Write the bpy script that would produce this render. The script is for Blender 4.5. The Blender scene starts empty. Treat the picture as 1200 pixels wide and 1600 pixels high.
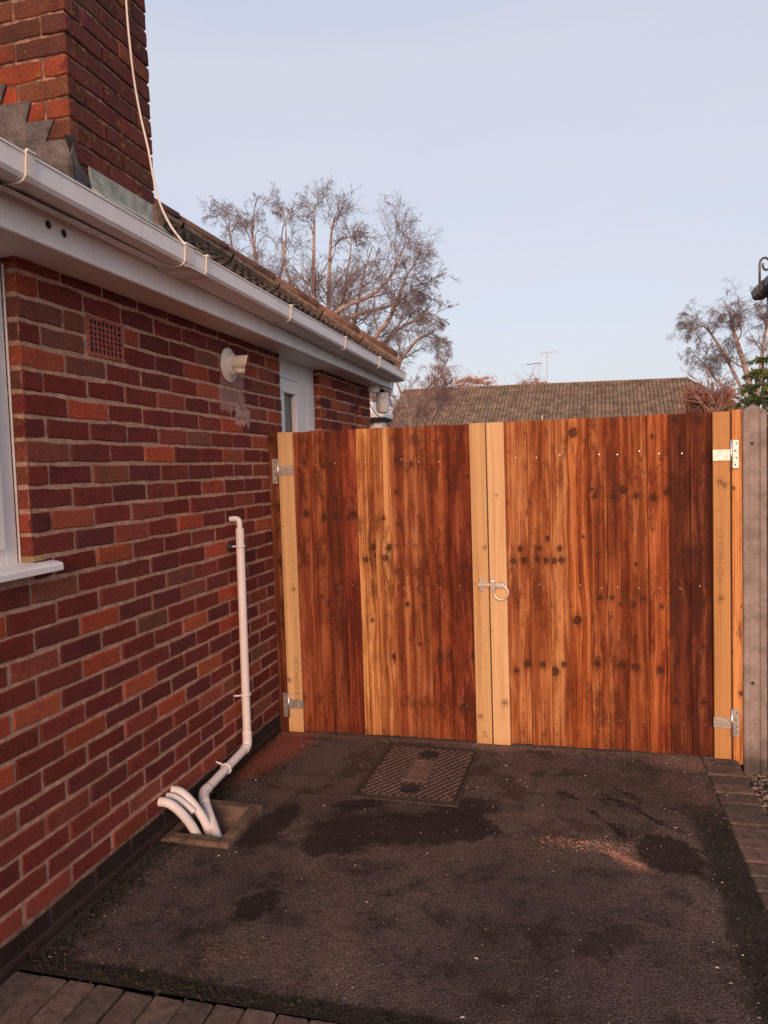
import bpy, bmesh, math, random
import numpy as np
from mathutils import Vector, Matrix, Quaternion
random.seed(7); rng = np.random.default_rng(11)
S = bpy.context.scene
COL = S.collection
R_ = math.radians

# ------------------------------------------------------------------ camera
CAM_LOC = Vector((1.67, 0.0, 1.478)); F_PX = 1154.0
CR = Vector((0.9669, 0.2532, -0.0322)); CU = Vector((0.0162, 0.0650, 0.9978)); CF = Vector((-0.2547, 0.9652, -0.0587))
cd = bpy.data.cameras.new('camera'); cam = bpy.data.objects.new('camera', cd); COL.objects.link(cam)
cd.sensor_fit = 'VERTICAL'; cd.sensor_height = 24.0; cd.lens = 24.0 * F_PX / 1600.0
cd.clip_start = 0.05; cd.clip_end = 3000
cam.matrix_world = Matrix(((CR.x, CU.x, -CF.x, CAM_LOC.x), (CR.y, CU.y, -CF.y, CAM_LOC.y), (CR.z, CU.z, -CF.z, CAM_LOC.z), (0, 0, 0, 1)))
S.camera = cam

# ------------------------------------------------------------------ light
SUN_EL, SUN_AZ = 5.0, 172.0        # degrees; azimuth clockwise from +Y: behind the camera, a little to its right
w = bpy.data.worlds.new('World'); S.world = w; w.use_nodes = True
nt = w.node_tree; nt.nodes.clear()
out = nt.nodes.new('ShaderNodeOutputWorld'); bg = nt.nodes.new('ShaderNodeBackground'); sky = nt.nodes.new('ShaderNodeTexSky')
sky.sky_type = 'NISHITA'; sky.sun_disc = False
sky.sun_elevation = R_(SUN_EL); sky.sun_rotation = R_(SUN_AZ)
sky.altitude = 50; sky.air_density = 1.0; sky.dust_density = 2.2; sky.ozone_density = 1.2
hs = nt.nodes.new('ShaderNodeHueSaturation'); hs.inputs['Saturation'].default_value = 0.62
hs.inputs['Hue'].default_value = 0.51
tint = nt.nodes.new('ShaderNodeMix'); tint.data_type = 'RGBA'; tint.blend_type = 'MULTIPLY'; tint.inputs[0].default_value = 1.0
tint.inputs[7].default_value = (1.03, 0.96, 1.02, 1)
nt.links.new(sky.outputs[0], hs.inputs['Color']); nt.links.new(hs.outputs[0], tint.inputs[6])
# thin high veil over the dusk sky: part clear sky, part even pale haze
veil = nt.nodes.new('ShaderNodeMix'); veil.data_type = 'RGBA'; veil.blend_type = 'ADD'; veil.inputs[0].default_value = 1.0
veil.inputs[7].default_value = (1.17, 1.28, 1.52, 1)
sc_ = nt.nodes.new('ShaderNodeMix'); sc_.data_type = 'RGBA'; sc_.blend_type = 'MULTIPLY'; sc_.inputs[0].default_value = 1.0; sc_.inputs[7].default_value = (.25, .25, .25, 1)
nt.links.new(tint.outputs[2], sc_.inputs[6]); nt.links.new(sc_.outputs[2], veil.inputs[6]); tc = nt.nodes.new('ShaderNodeTexCoord'); mp = nt.nodes.new('ShaderNodeMapping'); mp.inputs['Scale'].default_value = (1.2, 1.2, 7.0)
cn = nt.nodes.new('ShaderNodeTexNoise'); cn.inputs['Scale'].default_value = 1.6; cn.inputs['Detail'].default_value = 5
nt.links.new(tc.outputs['Generated'], mp.inputs[0]); nt.links.new(mp.outputs[0], cn.inputs['Vector'])
cr = nt.nodes.new('ShaderNodeMapRange'); cr.inputs[1].default_value = .4; cr.inputs[2].default_value = .7; cr.inputs[3].default_value = 0.0; cr.inputs[4].default_value = .35
nt.links.new(cn.outputs[0], cr.inputs[0])
cm = nt.nodes.new('ShaderNodeMix'); cm.data_type = 'RGBA'; cm.inputs[7].default_value = (1.93, 1.88, 1.98, 1)
nt.links.new(cr.outputs[0], cm.inputs[0]); nt.links.new(veil.outputs[2], cm.inputs[6]); nt.links.new(cm.outputs[2], bg.inputs[0])
bg.inputs[1].default_value = 0.15
nt.links.new(bg.outputs[0], out.inputs[0])
sd = bpy.data.lights.new('sun', 'SUN'); so = bpy.data.objects.new('sun', sd); COL.objects.link(so)
sd.energy = 1.1; sd.angle = R_(25); sd.color = (1.0, 0.58, 0.38)
az, el = R_(SUN_AZ), R_(SUN_EL + 13)
sdir = Vector((math.sin(az) * math.cos(el), math.cos(az) * math.cos(el), math.sin(el)))
so.rotation_euler = sdir.to_track_quat('Z', 'Y').to_euler()
S.view_settings.view_transform = 'Standard'; S.view_settings.look = 'None'
S.view_settings.exposure = 1.4; S.view_settings.gamma = 1.0; S.view_settings.use_curve_mapping = False

# ------------------------------------------------------------------ helpers
def link(name, mesh, parent=None, mat=None):
    o = bpy.data.objects.new(name, mesh); COL.objects.link(o)
    if mat is not None:
        mesh.materials.clear(); mesh.materials.append(mat)
    if parent is not None: o.parent = parent
    return o
def thing(name, label, cat, loc=(0, 0, 0), group=None, kind=None):
    o = bpy.data.objects.new(name, None); COL.objects.link(o); o.location = loc; o.empty_display_size = 0.1
    o['label'] = label; o['category'] = cat
    if group: o['group'] = group
    if kind: o['kind'] = kind
    return o
def tag(o, label, cat, group=None, kind=None):
    o['label'] = label; o['category'] = cat
    if group: o['group'] = group
    if kind: o['kind'] = kind
    return o
class MB:
    """collects polygons into one mesh"""
    def __init__(s): s.v = []; s.f = []
    def add(s, vs, fs):
        n = len(s.v); s.v += [tuple(p) for p in vs]; s.f += [tuple(i + n for i in f) for f in fs]; return s
    def box(s, x0, x1, y0, y1, z0, z1, M=None):
        vs = [(x, y, z) for z in (z0, z1) for y in (y0, y1) for x in (x0, x1)]
        if M is not None: vs = [tuple(M @ Vector(p)) for p in vs]
        return s.add(vs, [(0, 2, 3, 1), (4, 5, 7, 6), (0, 1, 5, 4), (2, 6, 7, 3), (0, 4, 6, 2), (1, 3, 7, 5)])
    def prism(s, prof, axis, a0, a1, dz=0.0):
        """closed 2D profile extruded along an axis ('y': profile is x,z; 'x': y,z; 'z': x,y); dz: rise of the far end"""
        n = len(prof); vs = []
        for k, a in enumerate((a0, a1)):
            for p, q in prof:
                vs.append({'y': (p, a, q + k * dz), 'x': (a, p, q + k * dz), 'z': (p, q, a)}[axis])
        fs = [tuple(range(n)), tuple(range(2 * n - 1, n - 1, -1))] + [(i, i + n, (i + 1) % n + n, (i + 1) % n) for i in range(n)]
        return s.add(vs, fs)
    def tube(s, pts, rad, k=10, cap=True, hollow=False):
        pts = [Vector(p) for p in pts]; n = len(pts)
        rad = rad if isinstance(rad, (list, tuple)) else [rad] * n
        up = None; vs = []
        for i, p in enumerate(pts):
            t = (pts[min(i + 1, n - 1)] - pts[max(i - 1, 0)]).normalized()
            if up is None: up = t.orthogonal().normalized()
            up = (up - t * up.dot(t)).normalized(); b = t.cross(up)
            for j in range(k):
                a = 2 * math.pi * j / k; vs.append(p + (up * math.cos(a) + b * math.sin(a)) * rad[i])
        fs = [(i * k + j, i * k + (j + 1) % k, (i + 1) * k + (j + 1) % k, (i + 1) * k + j) for i in range(n - 1) for j in range(k)]
        if cap: fs += [tuple(range(k - 1, -1, -1)), tuple((n - 1) * k + j for j in range(k))]
        return s.add(vs, fs)
    def mesh(s, name='m', bevel=0.0, smooth=False, seg=1):
        me = bpy.data.meshes.new(name); me.from_pydata([tuple(p) for p in s.v], [], s.f)
        bm = bmesh.new(); bm.from_mesh(me)
        bmesh.ops.recalc_face_normals(bm, faces=bm.faces)
        if bevel > 0:
            es = [e for e in bm.edges if len(e.link_faces) == 2 and e.calc_face_angle(0) > 0.5]
            bmesh.ops.bevel(bm, geom=es, offset=bevel, segments=seg, profile=0.7, affect='EDGES')
        bm.to_mesh(me); bm.free()
        if smooth: me.polygons.foreach_set('use_smooth', [True] * len(me.polygons))
        return me
    def obj(s, name, mat, parent=None, bevel=0.0, smooth=False, seg=1):
        return link(name, s.mesh(name, bevel, smooth, seg), parent, mat)
def autosmooth(o, ang=0.6):
    me = o.data
    me.polygons.foreach_set('use_smooth', [True] * len(me.polygons))
    bm = bmesh.new(); bm.from_mesh(me)
    for e in bm.edges:
        if len(e.link_faces) == 2 and e.calc_face_angle(0) > ang: e.smooth = False
    bm.to_mesh(me); bm.free(); return o

# ------------------------------------------------------------------ material helper
class NT:
    def __init__(s, name):
        s.m = bpy.data.materials.new(name); s.m.use_nodes = True; s.t = s.m.node_tree; s.t.nodes.clear()
        s.out = s.t.nodes.new('ShaderNodeOutputMaterial'); s.b = s.t.nodes.new('ShaderNodeBsdfPrincipled')
        s.t.links.new(s.b.outputs[0], s.out.inputs[0])
    def n(s, typ, **kw):
        nd = s.t.nodes.new('ShaderNode' + typ)
        for k, v in kw.items(): setattr(nd, k, v)
        return nd
    def L(s, a, b): s.t.links.new(a, b)
    def put(s, sock, v):
        if hasattr(v, 'is_output') or isinstance(v, bpy.types.NodeSocket): s.L(v, sock)
        elif v is not None: sock.default_value = v
    def math(s, op, a, b=None, c=None, clamp=False):
        nd = s.n('Math', operation=op, use_clamp=clamp); s.put(nd.inputs[0], a)
        if b is not None: s.put(nd.inputs[1], b)
        if c is not None: s.put(nd.inputs[2], c)
        return nd.outputs[0]
    def mix(s, f, a, b, mode='MIX'):
        nd = s.n('Mix', data_type='RGBA', blend_type=mode); s.put(nd.inputs[0], f)
        for sock, v in ((nd.inputs[6], a), (nd.inputs[7], b)):
            if isinstance(v, tuple) and len(v) == 3: v = v + (1,)
            s.put(sock, v)
        return nd.outputs[2]
    def step(s, v, lo, hi):
        nd = s.n('MapRange', interpolation_type='SMOOTHSTEP'); s.put(nd.inputs[0], v); s.put(nd.inputs[1], lo); s.put(nd.inputs[2], hi)
        return nd.outputs[0]
    def noise(s, vec, scale, detail=3, rough=0.55, dist=0.0, col=False):
        nd = s.n('TexNoise'); s.put(nd.inputs['Vector'], vec); nd.inputs['Scale'].default_value = scale
        nd.inputs['Detail'].default_value = detail; nd.inputs['Roughness'].default_value = rough; nd.inputs['Distortion'].default_value = dist
        return nd.outputs[1 if col else 0]
    def coord(s, kind='Object'): return s.n('TexCoord').outputs[kind]
    def pos(s): return s.n('NewGeometry').outputs['Position']
    def map(s, vec, scale=(1, 1, 1), loc=(0, 0, 0)):
        nd = s.n('Mapping'); s.put(nd.inputs[0], vec); nd.inputs['Scale'].default_value = scale; s.put(nd.inputs['Location'], loc); return nd.outputs[0]
    def sep(s, vec): nd = s.n('SeparateXYZ'); s.L(vec, nd.inputs[0]); return nd.outputs
    def comb(s, x, y, z):
        nd = s.n('CombineXYZ'); s.put(nd.inputs[0], x); s.put(nd.inputs[1], y); s.put(nd.inputs[2], z); return nd.outputs[0]
    def bump(s, h, dist, strength=1.0, nrm=None):
        nd = s.n('Bump'); nd.inputs['Strength'].default_value = strength; nd.inputs['Distance'].default_value = dist
        s.L(h, nd.inputs['Height']);
        if nrm is not None: s.L(nrm, nd.inputs['Normal'])
        return nd.outputs[0]
    def done(s, col, rough=0.8, nrm=None, metal=0.0, spec=None):
        if isinstance(col, tuple) and len(col) == 3: col = col + (1,)
        s.put(s.b.inputs['Base Color'], col); s.put(s.b.inputs['Roughness'], rough); s.put(s.b.inputs['Metallic'], metal)
        if spec is not None: s.put(s.b.inputs['Specular IOR Level'], spec)
        if nrm is not None: s.L(nrm, s.b.inputs['Normal'])
        return s.m

def mat_simple(name, col, rough=0.7, nscale=8.0, var=0.25, bump=0.0, bscale=60.0, metal=0.0, dirt=None, dirt_amt=0.4, spec=None):
    t = NT(name); p = t.pos(); n = t.noise(p, nscale, 4)
    c = t.mix(t.step(n, 0.3, 0.7), tuple(x * (1 - var) for x in col), tuple(min(1, x * (1 + var)) for x in col))
    if dirt:
        d = t.math('MULTIPLY', t.step(t.noise(p, nscale * 0.6 + 3, 5, 0.65), 0.5, 0.75), dirt_amt); c = t.mix(d, c, dirt)
    nr = t.bump(t.noise(p, bscale, 5, 0.65), bump) if bump else None
    return t.done(c, rough, nr, metal, spec)

# --- brick: own colour of each brick comes from the object colour
def mat_brick(name, attr=None):
    t = NT(name); p = t.pos()
    if attr: base = t.n('Attribute', attribute_name=attr).outputs['Color']; g = None
    else:
        base = t.n('ObjectInfo').outputs['Color']; g = t.coord('Generated')
    n1 = t.noise(p, 85, 5, 0.75); n2 = t.noise(p, 260, 3, 0.7); n3 = t.noise(p, 5, 3)
    c = t.mix(t.step(n1, 0.3, 0.72), t.mix(1.0, base, (0.72, 0.68, 0.68), 'MULTIPLY'), t.mix(1.0, base, (1.18, 1.20, 1.20), 'MULTIPLY'))
    c = t.mix(t.math('MULTIPLY', t.step(n3, 0.35, 0.75), 0.30), c, t.mix(1.0, c, (1.5, 1.15, 1.0), 'MULTIPLY'))
    if g is not None:      # burnt face with a redder, lighter arris
        x, y, z = t.sep(g)
        ex = t.math('ABSOLUTE', t.math('SUBTRACT', x, 0.5)); ez = t.math('ABSOLUTE', t.math('SUBTRACT', z, 0.5))
        e = t.math('MAXIMUM', t.step(t.math('ADD', ex, t.math('MULTIPLY', t.math('SUBTRACT', n1, 0.5), 0.10)), 0.43, 0.50),
                   t.step(t.math('ADD', ez, t.math('MULTIPLY', t.math('SUBTRACT', n1, 0.5), 0.22)), 0.33, 0.50))
        c = t.mix(t.math('MULTIPLY', e, 0.42), c, t.mix(1.0, c, (1.75, 1.45, 1.30), 'MULTIPLY'))
    nm = t.noise(p, 13, 4, 0.7); c = t.mix(t.math('MULTIPLY', t.step(nm, 0.48, 0.66), 0.4), c, t.mix(1.0, c, (0.55, 0.60, 0.66), 'MULTIPLY'))
    c = t.mix(t.math('MULTIPLY', t.step(t.noise(p, 44, 5, 0.8), 0.60, 0.72), 0.30), c, (0.36, 0.20, 0.14))
    # pale specks and dark pits
    v = t.n('TexVoronoi'); t.L(p, v.inputs['Vector']); v.inputs['Scale'].default_value = 95
    c = t.mix(t.math('MULTIPLY', t.step(v.outputs['Distance'], 0.16, 0.05), 0.35), c, (0.05, 0.02, 0.018))
    v2 = t.n('TexVoronoi'); t.L(p, v2.inputs['Vector']); v2.inputs['Scale'].default_value = 23
    c = t.mix(t.math('MULTIPLY', t.step(v2.outputs['Distance'], 0.07, 0.03), 0.35), c, (0.45, 0.36, 0.30))
    # mortar smear under the flue (own shape, stays put)
    px, py, pz = t.sep(p)
    wob = t.math('MULTIPLY', t.math('SUBTRACT', t.noise(p, 22, 3), 0.5), 0.10)
    dy = t.math('ABSOLUTE', t.math('SUBTRACT', t.math('ADD', py, wob), 3.43)); dz = t.math('ABSOLUTE', t.math('SUBTRACT', t.math('ADD', pz, wob), 1.93))
    sm = t.math('MULTIPLY', t.step(dy, 0.15, 0.12), t.step(dz, 0.145, 0.125))
    dy2 = t.math('ABSOLUTE', t.math('SUBTRACT', t.math('ADD', py, wob), 3.53)); dz2 = t.math('ABSOLUTE', t.math('SUBTRACT', t.math('ADD', pz, wob), 1.765))
    sm2 = t.math('MULTIPLY', t.step(dy2, 0.085, 0.07), t.step(dz2, 0.05, 0.035))
    sm = t.math('ADD', t.math('MULTIPLY', sm, 0.55), t.math('MULTIPLY', sm2, 0.95), clamp=True)
    sm = t.math('MULTIPLY', sm, t.math('ADD', 0.55, t.math('MULTIPLY', n1, 0.7)))
    c = t.mix(sm, c, (0.58, 0.40, 0.34))
    # lichen on the stack only (high up), damp near the ground
    lich = t.math('MULTIPLY', t.step(t.noise(p, 19, 5, 0.75), 0.60, 0.64), t.step(pz, 2.3, 2.6))
    soot = t.math('MULTIPLY', t.step(t.noise(p, 5.5, 5, 0.75), 0.42, 0.66), t.step(pz, 2.3, 2.6)); c = t.mix(t.math('MULTIPLY', soot, 0.42), c, (0.055, 0.030, 0.022))
    bloom = t.math('MULTIPLY', t.step(t.noise(t.map(p, (1, 1, 2.5)), 7, 5, 0.8), 0.60, 0.75), 0.22); c = t.mix(bloom, c, (0.34, 0.24, 0.19))
    c = t.mix(t.math('MULTIPLY', lich, 0.8), c, (0.33, 0.215, 0.035))
    h = t.math('ADD', t.math('MULTIPLY', t.noise(p, 70, 6, 0.8), 1.2), t.math('MULTIPLY', n2, 0.35))
    return t.done(c, 0.88, t.bump(h, 0.011, 1.0), spec=0.25)
M_BRICK = mat_brick('brick_face'); M_BRICKA = mat_brick('brick_face_joined', 'tone')

def mat_mortar():
    t = NT('mortar'); p = t.pos(); n = t.noise(p, 30, 5, 0.7)
    c = t.mix(t.step(n, 0.3, 0.75), (0.36, 0.215, 0.155), (0.64, 0.42, 0.31))
    c = t.mix(t.math('MULTIPLY', t.step(t.noise(p, 3, 3), 0.45, 0.7), 0.35), c, (0.34, 0.18, 0.12))
    pz = t.sep(p)[2]
    c = t.mix(t.step(t.math('ADD', pz, t.math('MULTIPLY', n, 0.06)), 0.17, 0.10), c, (0.07, 0.05, 0.042))
    c = t.mix(t.math('MULTIPLY', t.step(pz, 2.3, 2.6), t.step(n, 0.75, 0.35)), c, (0.13, 0.085, 0.065))
    return t.done(c, 0.95, t.bump(t.noise(p, 170, 4, 0.7), 0.006), spec=0.2)
M_MORTAR = mat_mortar()

def mat_pvc(name, col, dirt=0.25):
    t = NT(name); p = t.pos(); n = t.noise(p, 3.5, 4)
    c = t.mix(t.math('MULTIPLY', t.step(n, 0.35, 0.8), dirt), col, tuple(x * y for x, y in zip(col, (0.72, 0.62, 0.52))))
    st = t.noise(t.map(p, (30, 30, 3)), 1.0, 4)
    c = t.mix(t.math('MULTIPLY', t.step(st, 0.54, 0.8), dirt * 1.1), c, (0.32, 0.25, 0.2))
    c = t.mix(t.math('MULTIPLY', t.step(t.noise(p, 26, 5, .75), 0.56, 0.72), dirt * 0.7), c, (0.40, 0.33, 0.24))
    v = t.n('TexVoronoi'); t.L(p, v.inputs['Vector']); v.inputs['Scale'].default_value = 30
    c = t.mix(t.math('MULTIPLY', t.step(v.outputs['Distance'], 0.07, 0.03), dirt), c, (0.12, 0.09, 0.07))
    return t.done(c, t.math('ADD', 0.33, t.math('MULTIPLY', n, 0.2)), t.bump(t.noise(p, 8, 2), 0.0012), spec=0.5)
M_PVC = mat_pvc('white_plastic', (0.90, 0.87, 0.86), 0.26)
M_PVC_CLEAN = mat_pvc('clean_white_plastic', (0.80, 0.78, 0.77), 0.12)
M_CREAM = mat_pvc('cream_plastic', (0.76, 0.69, 0.62), 0.4)
M_PIPE = mat_pvc('pipe_plastic', (0.78, 0.72, 0.70), 0.2)
M_DARK = mat_simple('dark_void', (0.012, 0.010, 0.010), 0.8)
M_BLACK = mat_simple('black_rubber', (0.02, 0.02, 0.02), 0.5)
def mat_glass():
    t = NT('obscured_glass'); p = t.pos()
    n = t.noise(t.map(p, (40, 60, 25)), 1.0, 4, 0.6, 1.2)
    c = t.mix(t.step(n, 0.35, 0.7), (0.02, 0.022, 0.022), (0.10, 0.10, 0.095))
    return t.done(c, 0.18, t.bump(n, 0.004), spec=0.6)
M_OBSC = mat_glass()
M_GLASS = mat_simple('dark_window_glass', (0.012, 0.010, 0.009), 0.06, 2, 0.1, spec=0.6)
M_LEAD = mat_simple('lead_sheet', (0.125, 0.105, 0.098), 0.75, 9, 0.5, 0.03, 14, 0.0, (0.045, 0.035, 0.032), 0.75)
M_LEADP = mat_simple('pale_lead', (0.33, 0.33, 0.28), 0.6, 20, 0.3, 0.002, 60, 0.15, (0.13, 0.12, 0.09), 0.6)
M_GALV = mat_simple('galvanised_steel', (0.50, 0.46, 0.44), 0.42, 60, 0.22, 0.0006, 200, 0.75, (0.25, 0.22, 0.2), 0.5)
M_STEEL = mat_simple('bright_zinc', (0.70, 0.64, 0.60), 0.3, 60, 0.1, metal=0.9)
M_HOLE = mat_simple('screw_hole', (0.03, 0.025, 0.022), 0.7)

def mat_concrete(name, c0, c1, wet=True, pits=True):
    t = NT(name); p = t.pos(); n = t.noise(p, 12, 6, 0.7)
    c = t.mix(t.step(n, 0.3, 0.7), c0, c1)
    c = t.mix(t.math('MULTIPLY', t.step(t.noise(p, 240, 2), 0.6, 0.7), 0.35), c, tuple(x * 1.6 for x in c1))
    pz = t.sep(p)[2]
    if wet: c = t.mix(t.math('MULTIPLY', t.step(t.math('ADD', pz, t.math('MULTIPLY', t.noise(p, 14, 4), 0.22)), 0.24, 0.08), 0.75), c, (0.035, 0.03, 0.022))
    h = t.math('ADD', t.noise(p, 60, 5, 0.7), t.math('MULTIPLY', n, 0.5))
    return t.done(c, 0.9, t.bump(h, 0.004), spec=0.25)
M_CONC = mat_concrete('post_concrete', (0.21, 0.168, 0.145), (0.36, 0.295, 0.262))
M_GULLY = mat_concrete('gully_concrete', (0.075, 0.05, 0.035), (0.20, 0.135, 0.10), False)

# --- timber: grain bends round knots whose places are carried by each board
def mat_wood(name, pale=False):
    t = NT(name); oc = t.coord('Object'); x, y, z = t.sep(oc)
    def prop(n): return t.n('Attribute', attribute_type='OBJECT', attribute_name=n)
    seed = prop('seed').outputs['Fac']; flip = prop('flip').outputs['Fac']; dark = prop('dark').outputs['Fac']
    xf = t.math('MULTIPLY', x, flip)
    wob = t.noise(t.comb(t.math('MULTIPLY', xf, 3.0), seed, t.math('MULTIPLY', z, 0.9)), 1.0, 2)
    F = t.math('ADD', xf, t.math('MULTIPLY', t.math('SUBTRACT', wob, 0.5), 0.034)); kn_ = t.noise(t.comb(t.math('MULTIPLY', x, 60.0), seed, t.math('MULTIPLY', z, 45.0)), 1.0, 3, 0.6); K = None; RING = None
    for i in range(5 if not pale else 3):
        kx, kz, kr = t.sep(prop('knot%d' % i).outputs['Vector'])
        r = t.math('MAXIMUM', kr, 0.0005)
        dx = t.math('SUBTRACT', x, kx); dz = t.math('SUBTRACT', z, kz)
        q = t.math('DIVIDE', t.math('ADD', t.math('MULTIPLY', dx, dx), t.math('MULTIPLY', t.math('MULTIPLY', dz, dz), 0.12)), t.math('MULTIPLY', t.math('MULTIPLY', r, r), 3.6))
        g = t.math('EXPONENT', t.math('MULTIPLY', q, -1.0))
        F = t.math('SUBTRACT', F, t.math('MULTIPLY', t.math('MULTIPLY', g, t.math('MULTIPLY', dx, flip)), 0.8))
        d = t.math('DIVIDE', t.math('SQRT', t.math('ADD', t.math('MULTIPLY', dx, dx), t.math('MULTIPLY', t.math('MULTIPLY', dz, dz), 0.75))), r)
        d = t.math('ADD', d, t.math('MULTIPLY', t.math('SUBTRACT', kn_, 0.5), 1.5))
        m = t.math('MULTIPLY', t.step(d, 1.10, 0.80), t.math('ADD', 0.88, t.math('MULTIPLY', t.step(d, 0.15, 0.7), 0.12))); halo = t.math('MULTIPLY', t.step(d, 2.8, 0.8), 0.34)
        m = t.math('MAXIMUM', m, halo)
        K = m if K is None else t.math('MAXIMUM', K, m)
    n2 = t.noise(t.comb(t.math('MULTIPLY', F, 330.0), seed, t.math('MULTIPLY', z, 4.0)), 1.0, 3, 0.6)
    sA = t.noise(t.comb(t.math('MULTIPLY', F, 150.0), seed, t.math('MULTIPLY', z, 0.8)), 1.0, 4, 0.6)
    sB = t.noise(t.comb(t.math('MULTIPLY', F, 34.0), t.math('ADD', seed, 9.0), t.math('MULTIPLY', z, 0.55)), 1.0, 3, 0.55)
    blot = t.noise(t.comb(t.math('MULTIPLY', F, 13.0), t.math('ADD', seed, 5.0), t.math('MULTIPLY', z, 2.4)), 1.0, 6, 0.7, 0.4)
    base = t.n('ObjectInfo').outputs['Color']
    if pale:
        dk = t.mix(1.0, base, (0.60, 0.45, 0.30), 'MULTIPLY')
        v_ = t.math('ADD', t.math('MULTIPLY', sA, 0.4), t.math('MULTIPLY', sB, 0.6)); band = t.step(v_, 0.46, 0.62)
        c = t.mix(t.math('MULTIPLY', band, 0.55), base, dk)
        c = t.mix(t.math('MULTIPLY', t.step(blot, 0.50, 0.72), 0.35), c, t.mix(1.0, base, (0.72, 0.56, 0.42), 'MULTIPLY'))
        c = t.mix(t.math('MULTIPLY', t.step(n2, 0.45, 0.7), 0.18), c, dk)
    else:
        dk = t.mix(1.0, base, (0.17, 0.085, 0.058), 'MULTIPLY'); md = t.mix(1.0, base, (0.62, 0.42, 0.32), 'MULTIPLY'); hi = t.mix(1.0, base, (1.28, 1.40, 1.55), 'MULTIPLY')
        v_ = t.math('ADD', t.math('ADD', t.math('MULTIPLY', sA, 0.30), t.math('MULTIPLY', sB, 0.34)), t.math('MULTIPLY', blot, 0.36))
        v_ = t.math('ADD', v_, t.math('MULTIPLY', t.math('SUBTRACT', dark, 0.5), 0.16)); band = t.step(v_, 0.42, 0.60)
        c = t.mix(t.step(v_, 0.40, 0.47), hi, base); c = t.mix(t.step(v_, 0.45, 0.53), c, md); c = t.mix(t.math('MULTIPLY', t.step(v_, 0.52, 0.62), 0.9), c, dk)
        c = t.mix(t.math('MULTIPLY', t.step(n2, 0.46, 0.68), 0.30), c, dk)
        # stain pooled in cloudy patches that run down the board
        pool = t.noise(t.comb(t.math('MULTIPLY', x, 11.0), t.math('ADD', seed, 21.0), t.math('MULTIPLY', z, 3.6)), 1.0, 6, 0.75, 0.3)
        pool = t.step(t.math('ADD', pool, t.math('MULTIPLY', t.math('SUBTRACT', dark, 0.5), 0.22)), 0.52, 0.63)
        c = t.mix(t.math('MULTIPLY', pool, 0.72), c, t.mix(1.0, base, (0.22, 0.12, 0.085), 'MULTIPLY'))
    # boards turn darker towards the foot
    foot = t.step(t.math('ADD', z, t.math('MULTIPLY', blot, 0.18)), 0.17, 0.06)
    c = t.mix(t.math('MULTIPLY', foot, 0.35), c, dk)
    # tiny pin knots
    v = t.n('TexVoronoi'); t.L(t.comb(t.math('MULTIPLY', x, 14.0), seed, t.math('MULTIPLY', z, 9.0)), v.inputs['Vector']); v.inputs['Scale'].default_value = 1.0
    pin = t.step(v.outputs['Distance'], 0.085, 0.05)
    K = t.math('MAXIMUM', K, t.math('MULTIPLY', pin, 0.7 if not pale else 0.45))
    kc = (0.050, 0.013, 0.005) if not pale else (0.16, 0.075, 0.03)
    c = t.mix(t.math('MULTIPLY', K, 0.92 if not pale else 0.8), c, kc)
    h = t.math('ADD', t.math('MULTIPLY', n2, 0.8), t.math('MULTIPLY', sA, 0.6))
    return t.done(c, t.math('ADD', 0.66, t.math('MULTIPLY', n2, 0.2)), t.bump(h, 0.003 if not pale else 0.0012, 0.9), spec=0.25)
M_WOOD = mat_wood('stained_timber'); M_PALE = mat_wood('pale_timber', True)

def mat_tile(name, base, scale=1.0, moss=True):
    t = NT(name); p = t.pos(); n = t.noise(p, 9 * scale, 5, 0.7); oi = t.n('ObjectInfo').outputs['Random']
    c = t.mix(t.step(n, 0.3, 0.7), tuple(x * 0.55 for x in base), tuple(x * 1.4 for x in base))
    c = t.mix(1.0, c, t.mix(oi, (0.8, 0.8, 0.8), (1.15, 1.1, 1.08)), 'MULTIPLY')
    if moss:
        m = t.step(t.noise(p, 7, 4, 0.7), 0.58, 0.68); x = t.sep(p)[0]
        m = t.math('MULTIPLY', m, t.step(x, -0.5, 0.1)); c = t.mix(t.math('MULTIPLY', m, 0.8), c, (0.16, 0.125, 0.025))
        l = t.step(t.noise(p, 26, 3), 0.66, 0.72); c = t.mix(t.math('MULTIPLY', l, 0.5), c, (0.33, 0.28, 0.22))
    return t.done(c, 0.92, t.bump(t.noise(p, 90, 4, 0.7), 0.004), spec=0.2)
M_TILE = mat_tile('roof_tile', (0.105, 0.072, 0.055)); M_HIP = mat_tile('hip_tile', (0.24, 0.12, 0.085), 1.0, False)
M_MOSS = mat_simple('moss', (0.17, 0.14, 0.02), 0.95, 50, 0.5, 0.01, 120)

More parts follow.
